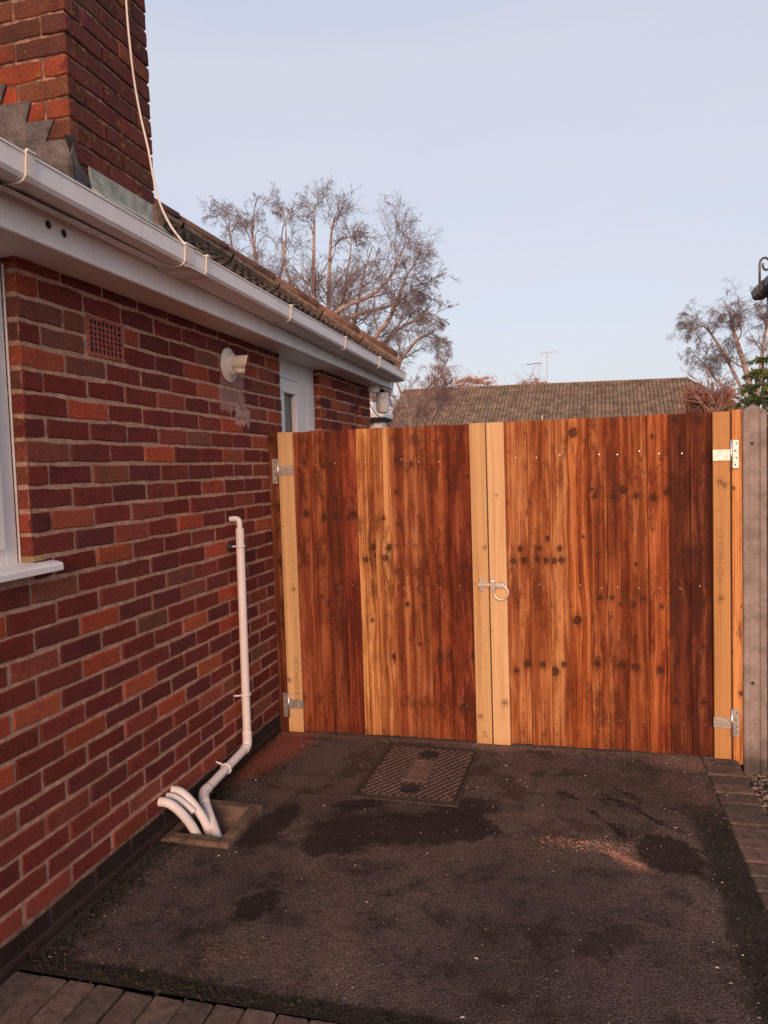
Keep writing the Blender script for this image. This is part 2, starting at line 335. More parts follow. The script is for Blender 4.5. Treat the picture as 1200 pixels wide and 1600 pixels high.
# ------------------------------------------------------------------ ground
def ellipse_mask(t, p, cx, cy, rx, ry, ang, soft, wob):
    px, py, pz = t.sep(p); px = t.math('ADD', px, wob[0]); py = t.math('ADD', py, wob[1])
    dx = t.math('SUBTRACT', px, cx); dy = t.math('SUBTRACT', py, cy); ca, sa = math.cos(R_(ang)), math.sin(R_(ang))
    u = t.math('ADD', t.math('MULTIPLY', dx, ca / rx), t.math('MULTIPLY', dy, sa / rx))
    v = t.math('ADD', t.math('MULTIPLY', dx, -sa / ry), t.math('MULTIPLY', dy, ca / ry))
    d = t.math('ADD', t.math('MULTIPLY', u, u), t.math('MULTIPLY', v, v))
    return t.step(d, 1.0 + soft, 1.0 - soft)
def mat_asphalt():
    t = NT('asphalt'); p = t.pos(); px, py, pz = t.sep(p)
    nA = t.noise(p, 9, 5, 0.65); nB = t.noise(p, 1.6, 4, 0.6); nC = t.noise(p, 150, 4, 0.75)
    c = t.mix(t.step(nB, 0.32, 0.68), (0.072, 0.054, 0.047), (0.150, 0.113, 0.098))
    c = t.mix(t.math('MULTIPLY', t.step(nA, 0.35, 0.72), 0.55), c, (0.150, 0.110, 0.092))
    c = t.mix(1.0, c, t.mix(t.step(nC, 0.3, 0.75), (0.22, 0.20, 0.19), (1.95, 1.9, 1.85)), 'MULTIPLY')
    st = t.n('TexVoronoi'); t.L(t.map(p, (1, 1, .01)), st.inputs['Vector']); st.inputs['Scale'].default_value = 125; sr = t.sep(st.outputs['Color'])[0]
    c = t.mix(t.math('MULTIPLY', t.step(st.outputs['Distance'], 0.50, 0.22), 0.75), c, t.mix(1.0, c, t.mix(sr, (0.45, 0.42, 0.40), (2.1, 2.0, 1.9)), 'MULTIPLY'))
    c = t.mix(t.math('MULTIPLY', t.step(sr, 0.90, 0.93), t.step(st.outputs['Distance'], 0.36, 0.24)), c, (0.24, 0.19, 0.165))
    nD = t.noise(p, 4.2, 6, 0.72); c = t.mix(t.math('MULTIPLY', t.step(nD, 0.49, 0.61), 0.75), c, t.mix(1.0, c, (0.34, 0.31, 0.30), 'MULTIPLY'))
    nE = t.noise(p, 21, 5, 0.75); c = t.mix(t.math('MULTIPLY', t.step(nE, 0.54, 0.66), 0.55), c, t.mix(1.0, c, (0.42, 0.40, 0.38), 'MULTIPLY'))
    c = t.mix(t.math('MULTIPLY', t.step(t.noise(t.map(p, (1, 1, 1), (4, 9, 0)), 2.7, 5, 0.7), 0.54, 0.68), 0.5), c, t.mix(1.0, c, (1.7, 1.5, 1.4), 'MULTIPLY'))
    w1 = t.noise(p, 14, 4, 0.7); w2 = t.noise(t.map(p, (1, 1, 1), (7, 3, 0)), 14, 5, 0.75); w3 = t.noise(p, 4, 2)
    wob = (t.math('MULTIPLY', t.math('SUBTRACT', w1, 0.5), 0.16), t.math('MULTIPLY', t.math('SUBTRACT', w2, 0.5), 0.16))
    wet = None
    for e in [(0.93, 2.86, 0.36, 0.135, 8, .22), (0.72, 2.72, 0.16, 0.11, 30, .22), (1.16, 2.93, 0.18, 0.12, 0, .2), (1.98, 2.86, 0.115, 0.15, 20, .2), (0.585, 2.25, 0.062, 0.11, -20, .2),
              (0.70, 3.04, 0.11, 0.05, 20, .3), (1.18, 3.10, 0.16, 0.09, 20, .5), (0.40, 2.78, 0.08, 0.22, -8, .5),
              (1.80, 3.02, 0.02, 0.08, 35, .4), (1.71, 3.14, 0.018, 0.06, 35, .4), (1.80, 3.28, 0.016, 0.07, 38, .5), (1.93, 3.16, 0.02, 0.11, 40, .5), (1.60, 3.30, 0.02, 0.06, 40, .5), (1.86, 3.36, 0.015, 0.09, 40, .5)]:
        m = ellipse_mask(t, p, e[0], e[1], e[2], e[3], e[4], e[5], wob); wet = m if wet is None else t.math('MAXIMUM', wet, m)
    # damp, mossy margins: by the paving, by the wall foot, along the front setts
    wx = t.math('ADD', px, t.math('MULTIPLY', t.math('SUBTRACT', w3, 0.5), 0.14)); wy = t.math('ADD', py, t.math('MULTIPLY', t.math('SUBTRACT', w3, 0.5), 0.05))
    mr = t.math('MULTIPLY', t.step(wx, 2.07, 2.13), t.step(wy, 3.35, 3.1)); ml = t.step(wx, 0.13, 0.05); mf = t.step(wy, 1.875, 1.85)
    mg = t.math('MAXIMUM', t.math('MAXIMUM', mr, t.math('MULTIPLY', ml, 0.8)), mf)
    c = t.mix(t.math('MULTIPLY', mg, 0.8), c, t.mix(t.step(nA, 0.4, 0.6), (0.012, 0.010, 0.007), (0.026, 0.022, 0.012)))
    c = t.mix(t.math('MULTIPLY', wet, 0.82), c, t.mix(t.step(nC, 0.3, 0.8), (0.007, 0.005, 0.0045), (0.024, 0.017, 0.016)))
    # brick dust in the corner, sawdust by the gate and a swept trail of it
    for e, col, a in [((0.12, 3.60, 0.11, 0.30, -6, .95), (0.44, 0.10, 0.055), 0.95), ((0.17, 3.82, 0.30, 0.035, 0, .9), (0.40, 0.16, 0.10), 0.6),
                   ((0.06, 3.35, 0.06, 0.35, -5, .95), (0.22, 0.07, 0.04), 0.6),
                   ((2.25, 3.78, 0.24, 0.11, 0, .9), (0.42, 0.22, 0.16), 0.75), ((1.3, 3.83, 1.1, 0.025, 0, .9), (0.36, 0.2, 0.15), 0.55), ((1.15, 3.80, 0.22, 0.06, 0, .9), (0.4, 0.27, 0.22), 0.5),
                   ((1.68, 2.865, 0.17, 0.045, -8, .95), (0.34, 0.17, 0.12), 0.55), ((1.83, 2.775, 0.09, 0.035, -42, .85), (0.42, 0.19, 0.13), 0.8), ((1.55, 3.0, 0.12, 0.06, 0, .95), (0.25, 0.15, 0.11), 0.4),
                   ((2.12, 3.45, 0.10, 0.22, 10, .95), (0.2, 0.10, 0.07), 0.5)]:
        m = ellipse_mask(t, p, *e, wob); gr = t.step(t.noise(p, 95, 4, 0.8), 0.34, 0.62)
        c = t.mix(t.math('MULTIPLY', t.math('MULTIPLY', m, gr), a), c, col)
    h = t.math('ADD', nC, t.math('ADD', t.math('MULTIPLY', t.noise(p, 45, 3), 0.8), t.math('MULTIPLY', nA, 1.5)))
    rough = t.math('SUBTRACT', 0.88, t.math('MULTIPLY', wet, 0.16))
    h = t.math('ADD', h, t.math('MULTIPLY', t.step(st.outputs['Distance'], 0.6, 0.1), 0.7))
    return t.done(c, rough, t.bump(h, 0.010), spec=0.3)
M_ASPH = mat_asphalt()
M_SOIL = mat_simple('soil', (0.045, 0.035, 0.025), 0.95, 6, 0.5, 0.02, 40)
def grid_sheet(name, x0, x1, y0, y1, z, n, m, amp, mat, hole=None):
    b = MB(); vs = []; idx = {}
    for j in range(m + 1):
        for i in range(n + 1):
            X = x0 + (x1 - x0) * i / n; Y = y0 + (y1 - y0) * j / m
            vs.append((X, Y, z + amp * (math.sin(X * 1.7 + Y * 0.8) * 0.4 + math.sin(X * 3.1 - Y * 2.3) * 0.3 + random.uniform(-.3, .3))))
    fs = []
    for j in range(m):
        for i in range(n):
            if hole and hole(x0 + (x1 - x0) * (i + .5) / n, y0 + (y1 - y0) * (j + .5) / m): continue
            a = j * (n + 1) + i; fs.append((a, a + 1, a + n + 2, a + n + 1))
    b.add(vs, fs); o = b.obj(name, mat, None, smooth=True); o['kind'] = 'structure'; return o
g = MB(); g.add([(-400, -400, -0.14), (400, -400, -0.14), (400, 400, -0.14), (-400, 400, -0.14)], [(0, 1, 2, 3)]); g = g.obj('ground', M_SOIL); g['kind'] = 'structure'
GX0, GX1, GY0, GY1 = 0.06, 0.26, 2.62, 2.86      # gully hole
# driveway in pieces that meet edge to edge, leaving the gully open
def sheet(name, x0, x1, y0, y1):
    return (x0, x1, y0, y1)
drv = MB()
for (x0, x1, y0, y1) in [(-0.02, 2.235, 1.79, GY0), (GX1, 2.235, GY0, GY1), (-0.02, GX0, GY0, GY1), (-0.02, 2.235, GY1, 7.5), (-0.02, 2.235, -4, 1.56)]:
    nx = max(1, int((x1 - x0) / 0.12)); ny = max(1, int((y1 - y0) / 0.12))
    vs = [(x0 + (x1 - x0) * i / nx, y0 + (y1 - y0) * j / ny, 0.0015 * math.sin(2.1 * (x0 + (x1 - x0) * i / nx)) * math.sin(1.7 * (y0 + (y1 - y0) * j / ny))) for j in range(ny + 1) for i in range(nx + 1)]
    drv.add(vs, [(j * (nx + 1) + i, j * (nx + 1) + i + 1, (j + 1) * (nx + 1) + i + 1, (j + 1) * (nx + 1) + i) for j in range(ny) for i in range(nx)])
drv = drv.obj('driveway', M_ASPH); drv['kind'] = 'structure'

# ------------------------------------------------------------------ brick meshes
_bc = {}
def brick_mesh(L, H, D=0.05, var=0, rough=0.003):
    key = (round(L, 3), round(H, 3), round(D, 3), var)
    if key in _bc: return _bc[key]
    r = random.Random(hash(key) & 0xffff)
    nx = 3 if L > 0.15 else 2; j = lambda a=rough: r.uniform(-a, a)
    per = [(L * i / nx, 0) for i in range(nx)] + [(L, 0), (L, H * .5), (L, H)] + [(L * i / nx, H) for i in range(nx - 1, -1, -1)] + [(0, H * .5)]
    n = len(per); out_, inn, back = [], [], []
    for (x, z) in per:
        jx, jz = j(), j()
        cx = 1 if x < 1e-6 else (-1 if x > L - 1e-6 else 0); cz = 1 if z < 1e-6 else (-1 if z > H - 1e-6 else 0)
        rd = 0.0016 if (cx and cz) else 0
        out_.append((x + jx + cx * rd, 0.0035 + abs(j(0.001)), z + jz + cz * rd)); inn.append((x + jx + cx * 0.0045, j(0.0009), z + jz + cz * 0.0045)); back.append((x, D, z))
    vs = inn + out_ + back
    fs = [tuple(range(n))] + [(i, n + i, n + (i + 1) % n, (i + 1) % n) for i in range(n)] + [(n + i, 2 * n + i, 2 * n + (i + 1) % n, n + (i + 1) % n) for i in range(n)]
    _bc[key] = MB().add(vs, fs).mesh('brick')
    _bc[key].materials.append(M_BRICK); return _bc[key]
TONES = {'d': [(0.205, 0.039, 0.029), (0.225, 0.045, 0.031), (0.165, 0.035, 0.030), (0.24, 0.052, 0.036), (0.205, 0.036, 0.026), (0.18, 0.040, 0.033), (0.155, 0.037, 0.034)],
         'o': [(0.46, 0.098, 0.044), (0.40, 0.084, 0.042), (0.43, 0.108, 0.052)], 'm': [(0.33, 0.078, 0.048), (0.29, 0.070, 0.046), (0.31, 0.086, 0.055)],
         'n': [(0.27, 0.090, 0.052), (0.23, 0.085, 0.056)], 'k': [(0.030, 0.020, 0.017), (0.038, 0.024, 0.019)],
         'D': [(0.17, 0.046, 0.037), (0.20, 0.050, 0.037), (0.14, 0.042, 0.035)], 'O': [(0.36, 0.082, 0.042), (0.27, 0.070, 0.040)], 'N': [(0.20, 0.075, 0.045), (0.16, 0.062, 0.040), (0.24, 0.085, 0.048)]}
SPEC = {(0, 7): 'k', (1, 8): 'm', (1, 10): 'm', (1, 12): 'm', (2, 10): 'm', (2, 15): 'n', (3, 14): 'm', (4, 8): 'm', (5, 7): 'm', (5, 13): 'm', (5, 14): 'n', (5, 15): 'm', (6, 11): 'o', (6, 15): 'n', (7, 9): 'o', (7, 13): 'o', (8, 10): 'o', (9, 7): 'o', (9, 8): 'o', (9, 14): 'o', (9, 16): 'm', (10, 9): 'o', (10, 12): 'o', (10, 15): 'm', (11, 8): 'm', (11, 11): 'n', (11, 14): 'o', (12, 9): 'o', (12, 12): 'n', (13, 7): 'o', (13, 12): 'n', (14, 8): 'n', (14, 13): 'o', (15, 10): 'o', (15, 16): 'o', (16, 10): 'm', (16, 12): 'o', (17, 9): 'o', (17, 11): 'm', (17, 15): 'm', (18, 13): 'o', (18, 16): 'm', (19, 10): 'n', (19, 16): 'm', (20, 8): 'n', (20, 11): 'o', (20, 14): 'm', (21, 12): 'm', (21, 13): 'n', (21, 16): 'o', (22, 9): 'o', (22, 14): 'o', (23, 12): 'm', (23, 16): 'm', (23, 17): 'o', (24, 8): 'o', (24, 9): 'n', (24, 13): 'o', (25, 9): 'n', (25, 13): 'o', (25, 16): 'm', (25, 17): 'm', (26, 8): 'n', (26, 9): 'n', (26, 10): 'm', (26, 13): 'n', (26, 15): 'o', (26, 16): 'm', (27, 8): 'o', (27, 17): 'o',
        (26, 21): 'o', (24, 22): 'm', (23, 21): 'd', (23, 23): 'o', (22, 24): 'm', (25, 23): 'm', (21, 21): 'm', (20, 22): 'o', (24, 25): 'o'}
def tone(k, r=random):
    c = r.choice(TONES[k]); s = r.uniform(0.86, 1.14); return (c[0] * s, c[1] * s * r.uniform(.95, 1.05), c[2] * s * r.uniform(.93, 1.07), 1)

house = thing('brick_bungalow', 'dark red brick bungalow with white eaves along the left of the drive', 'house')
# mortar core of the wall, built round its openings  (x from -0.11 to -0.007)
WX = -0.0045; Y_W, Y_DL, Y_DR, Y_END = 1.965, 4.055, 4.755, 5.99
SOF = 2.163
core = MB()
core.box(-0.11, WX, Y_W, Y_DL, -0.12, SOF + .1)
core.box(-0.11, WX, -3, 0.55, -0.12, SOF + .1); core.box(-0.11, WX, 0.55, Y_W, -0.12, 1.185)
core.box(-0.11, WX, Y_DL, Y_DR, -0.12, 0.02)
core.box(-0.11, WX, Y_DR, 5.565, -0.12, SOF + .1); core.box(-0.11, WX, 5.70, Y_END - .007, -0.12, SOF + .1)
core.box(-0.11, WX, 5.565, 5.70, 1.98, SOF + .1); core.box(-0.11, WX, 5.565, 5.70, -.12, 0.3); core.box(-0.13, -0.095, 5.55, 5.715, 0.3, 1.98)
core.box(-7.0, -0.11, Y_END - .2, Y_END - .008, -0.12, SOF + .1); core.box(-7, -.11, -3, -2.9, -.12, SOF + .1); core.box(-7.1, -7.0, -3, Y_END, -.12, SOF + .1)
core.box(-7, -0.11, -2.9, Y_END - .2, SOF - .02, SOF + .08)
wall = core.obj('wall', M_MORTAR, house)

items = []     # (area, L, H, x, y, z, kind, face) face 'x' = +X wall, 'y' = faces -Y
def proj_area(x, y, z, L, H):
    d = Vector((x, y, z)) - CAM_LOC; zz = d.dot(CF)
    if zz < 0.3: return 0
    px = 600 + F_PX * d.dot(CR) / zz; py = 800 - F_PX * d.dot(CU) / zz
    if px < -80 or px > 1280 or py < -80 or py > 1680: return 0
    cosv = abs(d.x) / d.length
    return L * H * (F_PX / zz) ** 2 * cosv
J = 0.0105
def in_open(y, z):     # openings of the +X wall
    if 0.55 < y < Y_W and z > 1.19 : return True
    if Y_DL < y < Y_DR: return True
    if 5.565 < y < 5.70 and 0.3 < z < 1.98: return True
    return False
for r in range(-2, 29):
    z0 = .03 + r * .075; ph = .04 if r % 2 else .153
    for i in range(-14, 27):
        ya, yb = ph + i * .2245 + J / 2, ph + (i + 1) * .2245 - J / 2
        # cut against openings and ends
        cuts = [(-3, 0.55), (Y_W, Y_DL), (Y_DR, 5.565), (5.70, Y_END)]
        if z0 < 1.15: cuts = [(-3, Y_DL), (Y_DR, 5.565), (5.70, Y_END)]
        if z0 > 1.97: cuts = [c for c in cuts if c[0] < Y_DR] + [(Y_DR, Y_END)]
        for a, b in cuts:
            lo, hi = max(ya, a), min(yb, b)
            if hi - lo < 0.035: continue
            if b in (Y_DL,) and b - hi < 0.03: hi = b
            if a in (Y_W, Y_DR) and lo - a < 0.03: lo = a
            if r in (25, 26):     # air brick
                if lo < 2.515 and hi > 2.295:
                    if lo < 2.29 and 2.29 - lo > .035: items.append((lo, 2.285, z0, r, i))
                    if hi - 2.52 > .035: items.append((2.525, hi, z0, r, i))
                    continue
            items.append((lo, hi, z0, r, i))
bl = []
for lo, hi, z0, r, i in items:
    k = SPEC.get((r, i))
    if k is None:
        q = random.Random(r * 97 + i).random(); k = 'd' if q < .90 or (r > 2 and 1.7 < lo < 4) else ('m' if q < .96 else 'o')
    if r <= 0: k = 'k'
    a = proj_area(0, (lo + hi) / 2, z0 + .033, hi - lo, .065)
    if r < -1: a = 0
    if in_open((lo + hi) / 2, z0 + .03): continue
    if lo > 3.95 and z0 < 1.6: a *= 0.02       # hidden behind the gate
    bl.append((a, lo, hi, z0, k, r, i))
bl.sort(key=lambda q: -q[0])
def quant(v): return round(v / 0.005) * 0.005
ROTX = Matrix.Rotation(math.pi / 2, 4, 'Z')
def joined_bricks(lst, name, parent):
    b = MB(); cols = []
    for M, me, c in lst:
        n0 = len(b.f); b.add([tuple(M @ v.co) for v in me.vertices], [tuple(p.vertices) for p in me.polygons]); cols += [c] * (len(b.f) - n0)
    me = bpy.data.meshes.new(name); me.from_pydata(b.v, [], b.f)
    at = me.attributes.new('tone', 'FLOAT_COLOR', 'FACE'); at.data.foreach_set('color', np.array(cols, dtype=np.float32).ravel())
    o = link(name, me, parent, M_BRICKA); o['kind'] = 'stuff'; return o
rest = []
for n, (a, lo, hi, z0, k, r, i) in enumerate(bl):
    L = quant(hi - lo); rr = random.Random(r * 131 + i * 7 + 3)
    me = brick_mesh(L, .0635 if r < 28 else .036, .05, rr.randrange(6) if L > .2 else rr.randrange(2))
    proud = rr.uniform(-.0025, .002) - (0.0 if r > 0 else -.006 * (r < 0))
    M = Matrix.Translation((proud, (lo + hi) / 2 - L / 2 + rr.uniform(-.0015, .0015), z0 + .005 + rr.uniform(-.001, .001))) @ ROTX @ Matrix.Rotation(rr.uniform(-.004, .004), 4, 'Y')
    c = tone(k, rr)
    if n < 300 and a > 25:
        o = link('brick', me, wall); o.matrix_local = M; o.color = c
    else: rest.append((M, me, c))
# header faces of the returns: window reveal and door reveal face -Y / +Y, far end too
for r in range(-1, 28):
    z0 = .03 + r * .075; rr = random.Random(r * 17)
    if r >= 16:
        k = {27: 'o', 24: 'o', 17: 'o', 22: 'm', 16: 'm', 18: 'm', 26: 'n', 25: 'n'}.get(r, 'n')
        M = Matrix.Translation((-.102, Y_W - 0.0015, z0 + .005)); rest.append((M, brick_mesh(.10, .065, .012, r % 2), tone(k, rr)))
    M = Matrix.Translation((-.102, Y_DR - 0.0015, z0 + .005)); rest.append((M, brick_mesh(.10, .065, .012, r % 2), tone({26: 'o', 25: 'm', 24: 'm', 21: 'm'}.get(r, 'd'), rr)))
    if .3 < z0 < 1.95:
        M = Matrix.Translation((-.098, 5.7 - 0.0015, z0 + .005)); rest.append((M, brick_mesh(.095, .065, .012, r % 2), tone('m', rr)))
    for kx in range(3):
        rest.append((Matrix.Translation((-.0 - kx * .2245, Y_END + .0015, z0 + .005)) @ Matrix.Rotation(math.pi, 4, 'Z'), brick_mesh(.215, .065, .012, 1), tone('d', rr)))
joined_bricks(rest, 'brick_courses', wall)

# air brick with 8 x 6 square holes
ab = MB(); y0, y1, z0, z1 = 2.298, 2.512, 1.915, 2.055
NX, NZ = 8, 6; fx = 0.012
ys = [y0 + fx + (y1 - y0 - 2 * fx) * k / NX for k in range(NX + 1)]; zs = [z0 + fx + (z1 - z0 - 2 * fx) * k / NZ for k in range(NZ + 1)]
ab.box(-.03, .002, y0, y1, z0, zs[0]); ab.box(-.03, .002, y0, y1, zs[-1], z1); ab.box(-.03, .002, y0, ys[0], zs[0], zs[-1]); ab.box(-.03, .002, ys[-1], y1, zs[0], zs[-1])
for k in range(1, NX): ab.box(-.028, .000, ys[k] - .0032, ys[k] + .0032, zs[0], zs[-1])
for k in range(1, NZ): ab.box(-.028, .0006, ys[0], ys[-1], zs[k] - .0028, zs[k] + .0028)
abk = ab.obj('air_brick', mat_simple('terracotta_vent', (0.33, 0.085, 0.06), 0.85, 30, 0.3, 0.003, 90), house)
MB().box(-.01, -.0035, y0 + .006, y1 - .006, z0 + .006, z1 - .006).obj('vent_shade', M_DARK, abk)  # dark sheet stands in for the shade inside the holes

# flue terminal
fl = thing('flue_terminal', 'round cream plastic flue outlet on the brick wall under the eaves', 'flue', (0, 3.385, 2.013))
def lathe_x(name, prof, mat, parent, k=32, loc=(0, 0, 0)):
    b = MB(); n = len(prof)
    vs = [(px, pr * math.cos(2 * math.pi * j / k), pr * math.sin(2 * math.pi * j / k)) for px, pr in prof for j in range(k)]
    fs = [(i * k + j, i * k + (j + 1) % k, (i + 1) * k + (j + 1) % k, (i + 1) * k + j) for i in range(n - 1) for j in range(k)]
    b.add(vs, fs); o = b.obj(name, mat, parent); o.location = loc; autosmooth(o, 0.7); return o
lathe_x('flange', [(.0, .001), (.003, .085), (.010, .085), (.014, .080), (.016, .062), (.022, .054), (.034, .052), (.038, .047), (.038, .036)], M_CREAM, fl)
b = MB(); k = 28; inner = []
for rad, off in ((.034, 0), (.030, 0)):
    for xx in (0.0, 1.0):
        for j in range(k):
            a = 2 * math.pi * j / k; yy, zz = rad * math.cos(a), rad * math.sin(a)
            X = 0.02 if xx == 0 else 0.098 - (yy) * 0.60 + zz * 0.30
            b.v.append((X, yy + X * 0.0, zz + 0.01))
for j in range(k):
    q = (j + 1) % k; b.f += [(j, q, k + q, k + j), (2 * k + j, 3 * k + j, 3 * k + q, 2 * k + q), (k + j, k + q, 3 * k + q, 3 * k + j)]
o = b.obj('outlet_tube', M_CREAM, fl); autosmooth(o, .7)
MB().tube([(.03, 0, -.026), (.07, .0, -.028), (.085, .010, -.029)], .017, 14).obj('condensate_spout', M_CREAM, fl, smooth=True)
lathe_x('tube_back', [(.03, .0005), (.03, .033)], M_DARK, fl, 20, (0, 0, .01))
fl.parent = None

# window by the camera
win = thing('window_near', 'x', 'x'); win.name = 'window'
del win['label']; del win['category']; win.parent = house
FX = -.050
def frame_rect(name, x0, x1, y0, y1, z0, z1, wd, mat, parent, bev=.004):
    b = MB(); b.box(x0, x1, y0, y0 + wd, z0, z1); b.box(x0, x1, y1 - wd, y1, z0, z1); b.box(x0, x1, y0 + wd, y1 - wd, z0, z0 + wd); b.box(x0, x1, y0 + wd, y1 - wd, z1 - wd, z1)
    return b.obj(name, mat, parent, bevel=bev)
frame_rect('frame', FX - .06, FX, .56, Y_W - .007, 1.215, 2.155, .055, M_PVC_CLEAN, win)
frame_rect('sash', FX - .055, FX + .012, .6, Y_W - .066, 1.262, 2.11, .050, M_PVC_CLEAN, win, .006)
MB().box(FX - .03, FX - .02, .63, Y_W - .10, 1.29, 2.08).obj('glass', M_GLASS, win)
MB().box(FX - .058, FX + .0, 1.1, 1.16, 1.27, 2.10).obj('mullion', M_PVC_CLEAN, win, bevel=.003)
sb = MB(); prof = [(-.11, 1.187), (-.11, 1.222), (.035, 1.214), (.052, 1.209), (.055, 1.203), (.055, 1.184), (.048, 1.184), (.046, 1.196), (.006, 1.197), (.006, 1.187)]
sb.prism(prof, 'y', .50, Y_W - .002)
prof2 = [(.005, 1.2155), (.035, 1.214), (.052, 1.209), (.055, 1.203), (.055, 1.184), (.048, 1.184), (.046, 1.196), (.005, 1.197)]
sb.prism(prof2, 'y', Y_W - .002, 2.035)
sb.obj('sill', M_PVC_CLEAN, win, bevel=.0015)
MB().tube([(-.045, Y_W - .006, 1.22), (-.045, Y_W - .005, 2.15)], .004, 6).obj('sealant', M_CREAM, win)
ce = MB().box(-.10, .002, Y_W - .003, Y_W + .055, 1.216, 1.236).obj('cement_repair', mat_simple('ochre_cement', (0.36, 0.25, 0.11), 0.9, 40, 0.3, 0.006, 90), wall, bevel=.004)

# recessed window and panel just past the gate
w2 = bpy.data.objects.new('window', None); COL.objects.link(w2); w2.parent = house
FX = -.047
MB().box(FX - .06, FX, 4.48, Y_DR - .002, .02, 2.162).box(FX - .06, FX, Y_DL + .002, 4.48, 2.045, 2.162).box(FX - .06, FX - .0, Y_DL + .002, Y_DL + .06, .02, 2.045).box(FX, FX + .006, 4.50, 4.57, .02, 2.04).box(FX, FX + .006, 4.60, 4.735, .02, 2.05).obj('frame', M_PVC_CLEAN, w2, bevel=.003)
MB().box(FX - .05, FX + .012, 4.385, 4.478, .06, 2.04).box(FX - .05, FX + .012, Y_DL + .065, 4.385, 1.955, 2.04).box(FX - .05, FX + .012, Y_DL + .065, Y_DL + .14, .06, 1.955).obj('sash', M_PVC_CLEAN, w2, bevel=.005)
MB().box(FX - .03, FX - .02, Y_DL + .14, 4.385, .06, 1.955).obj('glass', M_OBSC, w2)

# eaves: soffit, fascia
def zs_(y, z, s): return z - s * (y - 1.7)
so_ = MB(); ya, yb = -3.1, 6.24
b = MB(); b.prism([(-.12, 2.187), (.126, 2.206), (.126, 2.214), (-.12, 2.195)], 'y', ya, yb, -.045); b.obj('soffit', M_PVC, house)
b = MB(); b.prism([(.120, 2.207), (.120, 2.36), (.140, 2.36), (.140, 2.204), (.134, 2.201), (.120, 2.201)], 'y', ya, yb, -.045); fas = b.obj('fascia', M_PVC, house, bevel=.002)
MB().box(-7, .14, 6.225, 6.24, 2.135, 2.30).obj('end_fascia', M_PVC, house)
MB().box(-7, .12, 5.98, 6.225, 2.142, 2.150).obj('end_soffit', M_PVC, house)
for y, z in ((1.946, 2.243), (2.015, 2.237)):
    o = lathe_x('vent_hole', [(0, .0005), (0.0, .0125)], M_HOLE, fas, 18, (.1415, y, z))
# soffit vent joints
# gutter: square-line profile with open top, falling away from the camera
gt = MB()
GZ = 2.274
outer = [(.143, .078), (.143, .010), (.150, .001), (.160, 0), (.240, 0), (.252, .005), (.260, .016), (.264, .066), (.268, .068), (.268, .073), (.262, .073), (.259, .068), (.255, .020), (.250, .010), (.239, .005), (.160, .005), (.152, .007), (.148, .014), (.148, .078)]
def gprof(dx=0, dz=0): return [(x + dx, z) for x, z in outer]
def gz(y): return GZ - 0.0135 * (y - 1.74)
def gutter_piece(y0, y1, grow=0.0):
    b = MB(); pr = [(.205 + (x - .205) * (1 + grow * 1.0), .036 + (z - .036) * (1 + grow * 1.4)) for x, z in outer]
    b.prism([(x, z + gz(y0)) for x, z in pr], 'y', y0, y1, gz(y1) - gz(y0)); return b
gut = gutter_piece(-3.1, 6.16).obj('gutter', M_PVC, house); autosmooth(gut, .5)
o = gutter_piece(6.15, 6.19, .06).obj('stop_end', M_CREAM, gut); autosmooth(o, .5)
MB().box(.146, .262, 6.182, 6.187, gz(6.18) + .002, gz(6.18) + .072).obj('end_plate', M_PVC, gut)
for y0, y1 in ((1.71, 1.742), (2.532, 2.548), (2.556, 2.592), (2.694, 2.716), (3.585, 3.607), (4.50, 4.522), (5.335, 5.355), (0.7, .73), (-.3, -.27)):
    o = gutter_piece(y0, y1, .13).obj('bracket', M_CREAM, gut); autosmooth(o, .5)
    b = MB(); b.tube([(.268, (y0 + y1) / 2, gz(y0) + .074), (.255, (y0 + y1) / 2, gz(y0) + .080), (.243, (y0 + y1) / 2, gz(y0) + .074)], .004, 6); b.obj('clip', M_CREAM, gut)
MB().box(.14, .268, 2.545, 2.70, gz(2.6) - .003, gz(2.6) - .001).obj('union_plate', M_PVC, gut)

# ------------------------------------------------------------------ roof
PT = math.atan(.70); EX, EZ, EY = .205, 2.297, 5.98
roof = bpy.data.objects.new('roof', None); COL.objects.link(roof); roof.parent = house
RX = -3.4; RZ = EZ + .7 * (EX - RX); RY = EY - (EX - RX)
b = MB(); dz = -.035
b.add([(EX, -3.1, EZ + dz), (EX, EY, EZ + dz), (RX, RY, RZ + dz), (RX, -3.1, RZ + dz), (RX * 2 - EX, EY, EZ + dz), (RX * 2 - EX, -3.1, EZ + dz)], [(0, 1, 2, 3), (1, 4, 2), (4, 5, 3, 2), (0, 3, 5)])
b.obj('underlay', mat_simple('roof_felt', (0.03, 0.024, 0.02), .95), roof)
def tile_mesh(var):
    r = random.Random(var + 5); W, Ls, T = .300, .42, .015; n = 18; b = MB(); vs = []
    for layer in (0, 1):
        for s in (0, 1):
            for i in range(n + 1):
                u = i / n; wv = .020 * max(0, math.sin(u * 2 * math.pi * 2)) ** .8 if True else 0
                wv = .017 * (math.sin(2 * math.pi * (3 * u - .25)) * .5 + .5) ** 1.1
                vs.append((s * Ls, u * W, wv + (T if layer else 0) + r.uniform(-.0015, .0015) + (.002 if s == 0 else 0)))
    m = n + 1
    def id(l, s, i): return (l * 2 + s) * m + i
    fs = []
    for i in range(n): fs += [(id(1, 0, i), id(1, 1, i), id(1, 1, i + 1), id(1, 0, i + 1)), (id(0, 0, i), id(0, 0, i + 1), id(0, 1, i + 1), id(0, 1, i)), (id(0, 0, i), id(1, 0, i), id(1, 0, i + 1), id(0, 0, i + 1))]
    fs += [(id(0, 0, 0), id(0, 1, 0), id(1, 1, 0), id(1, 0, 0)), (id(0, 0, n), id(1, 0, n), id(1, 1, n), id(0, 1, n))]
    me = MB().add(vs, fs).mesh('roof_tile'); me.materials.append(M_TILE); return me
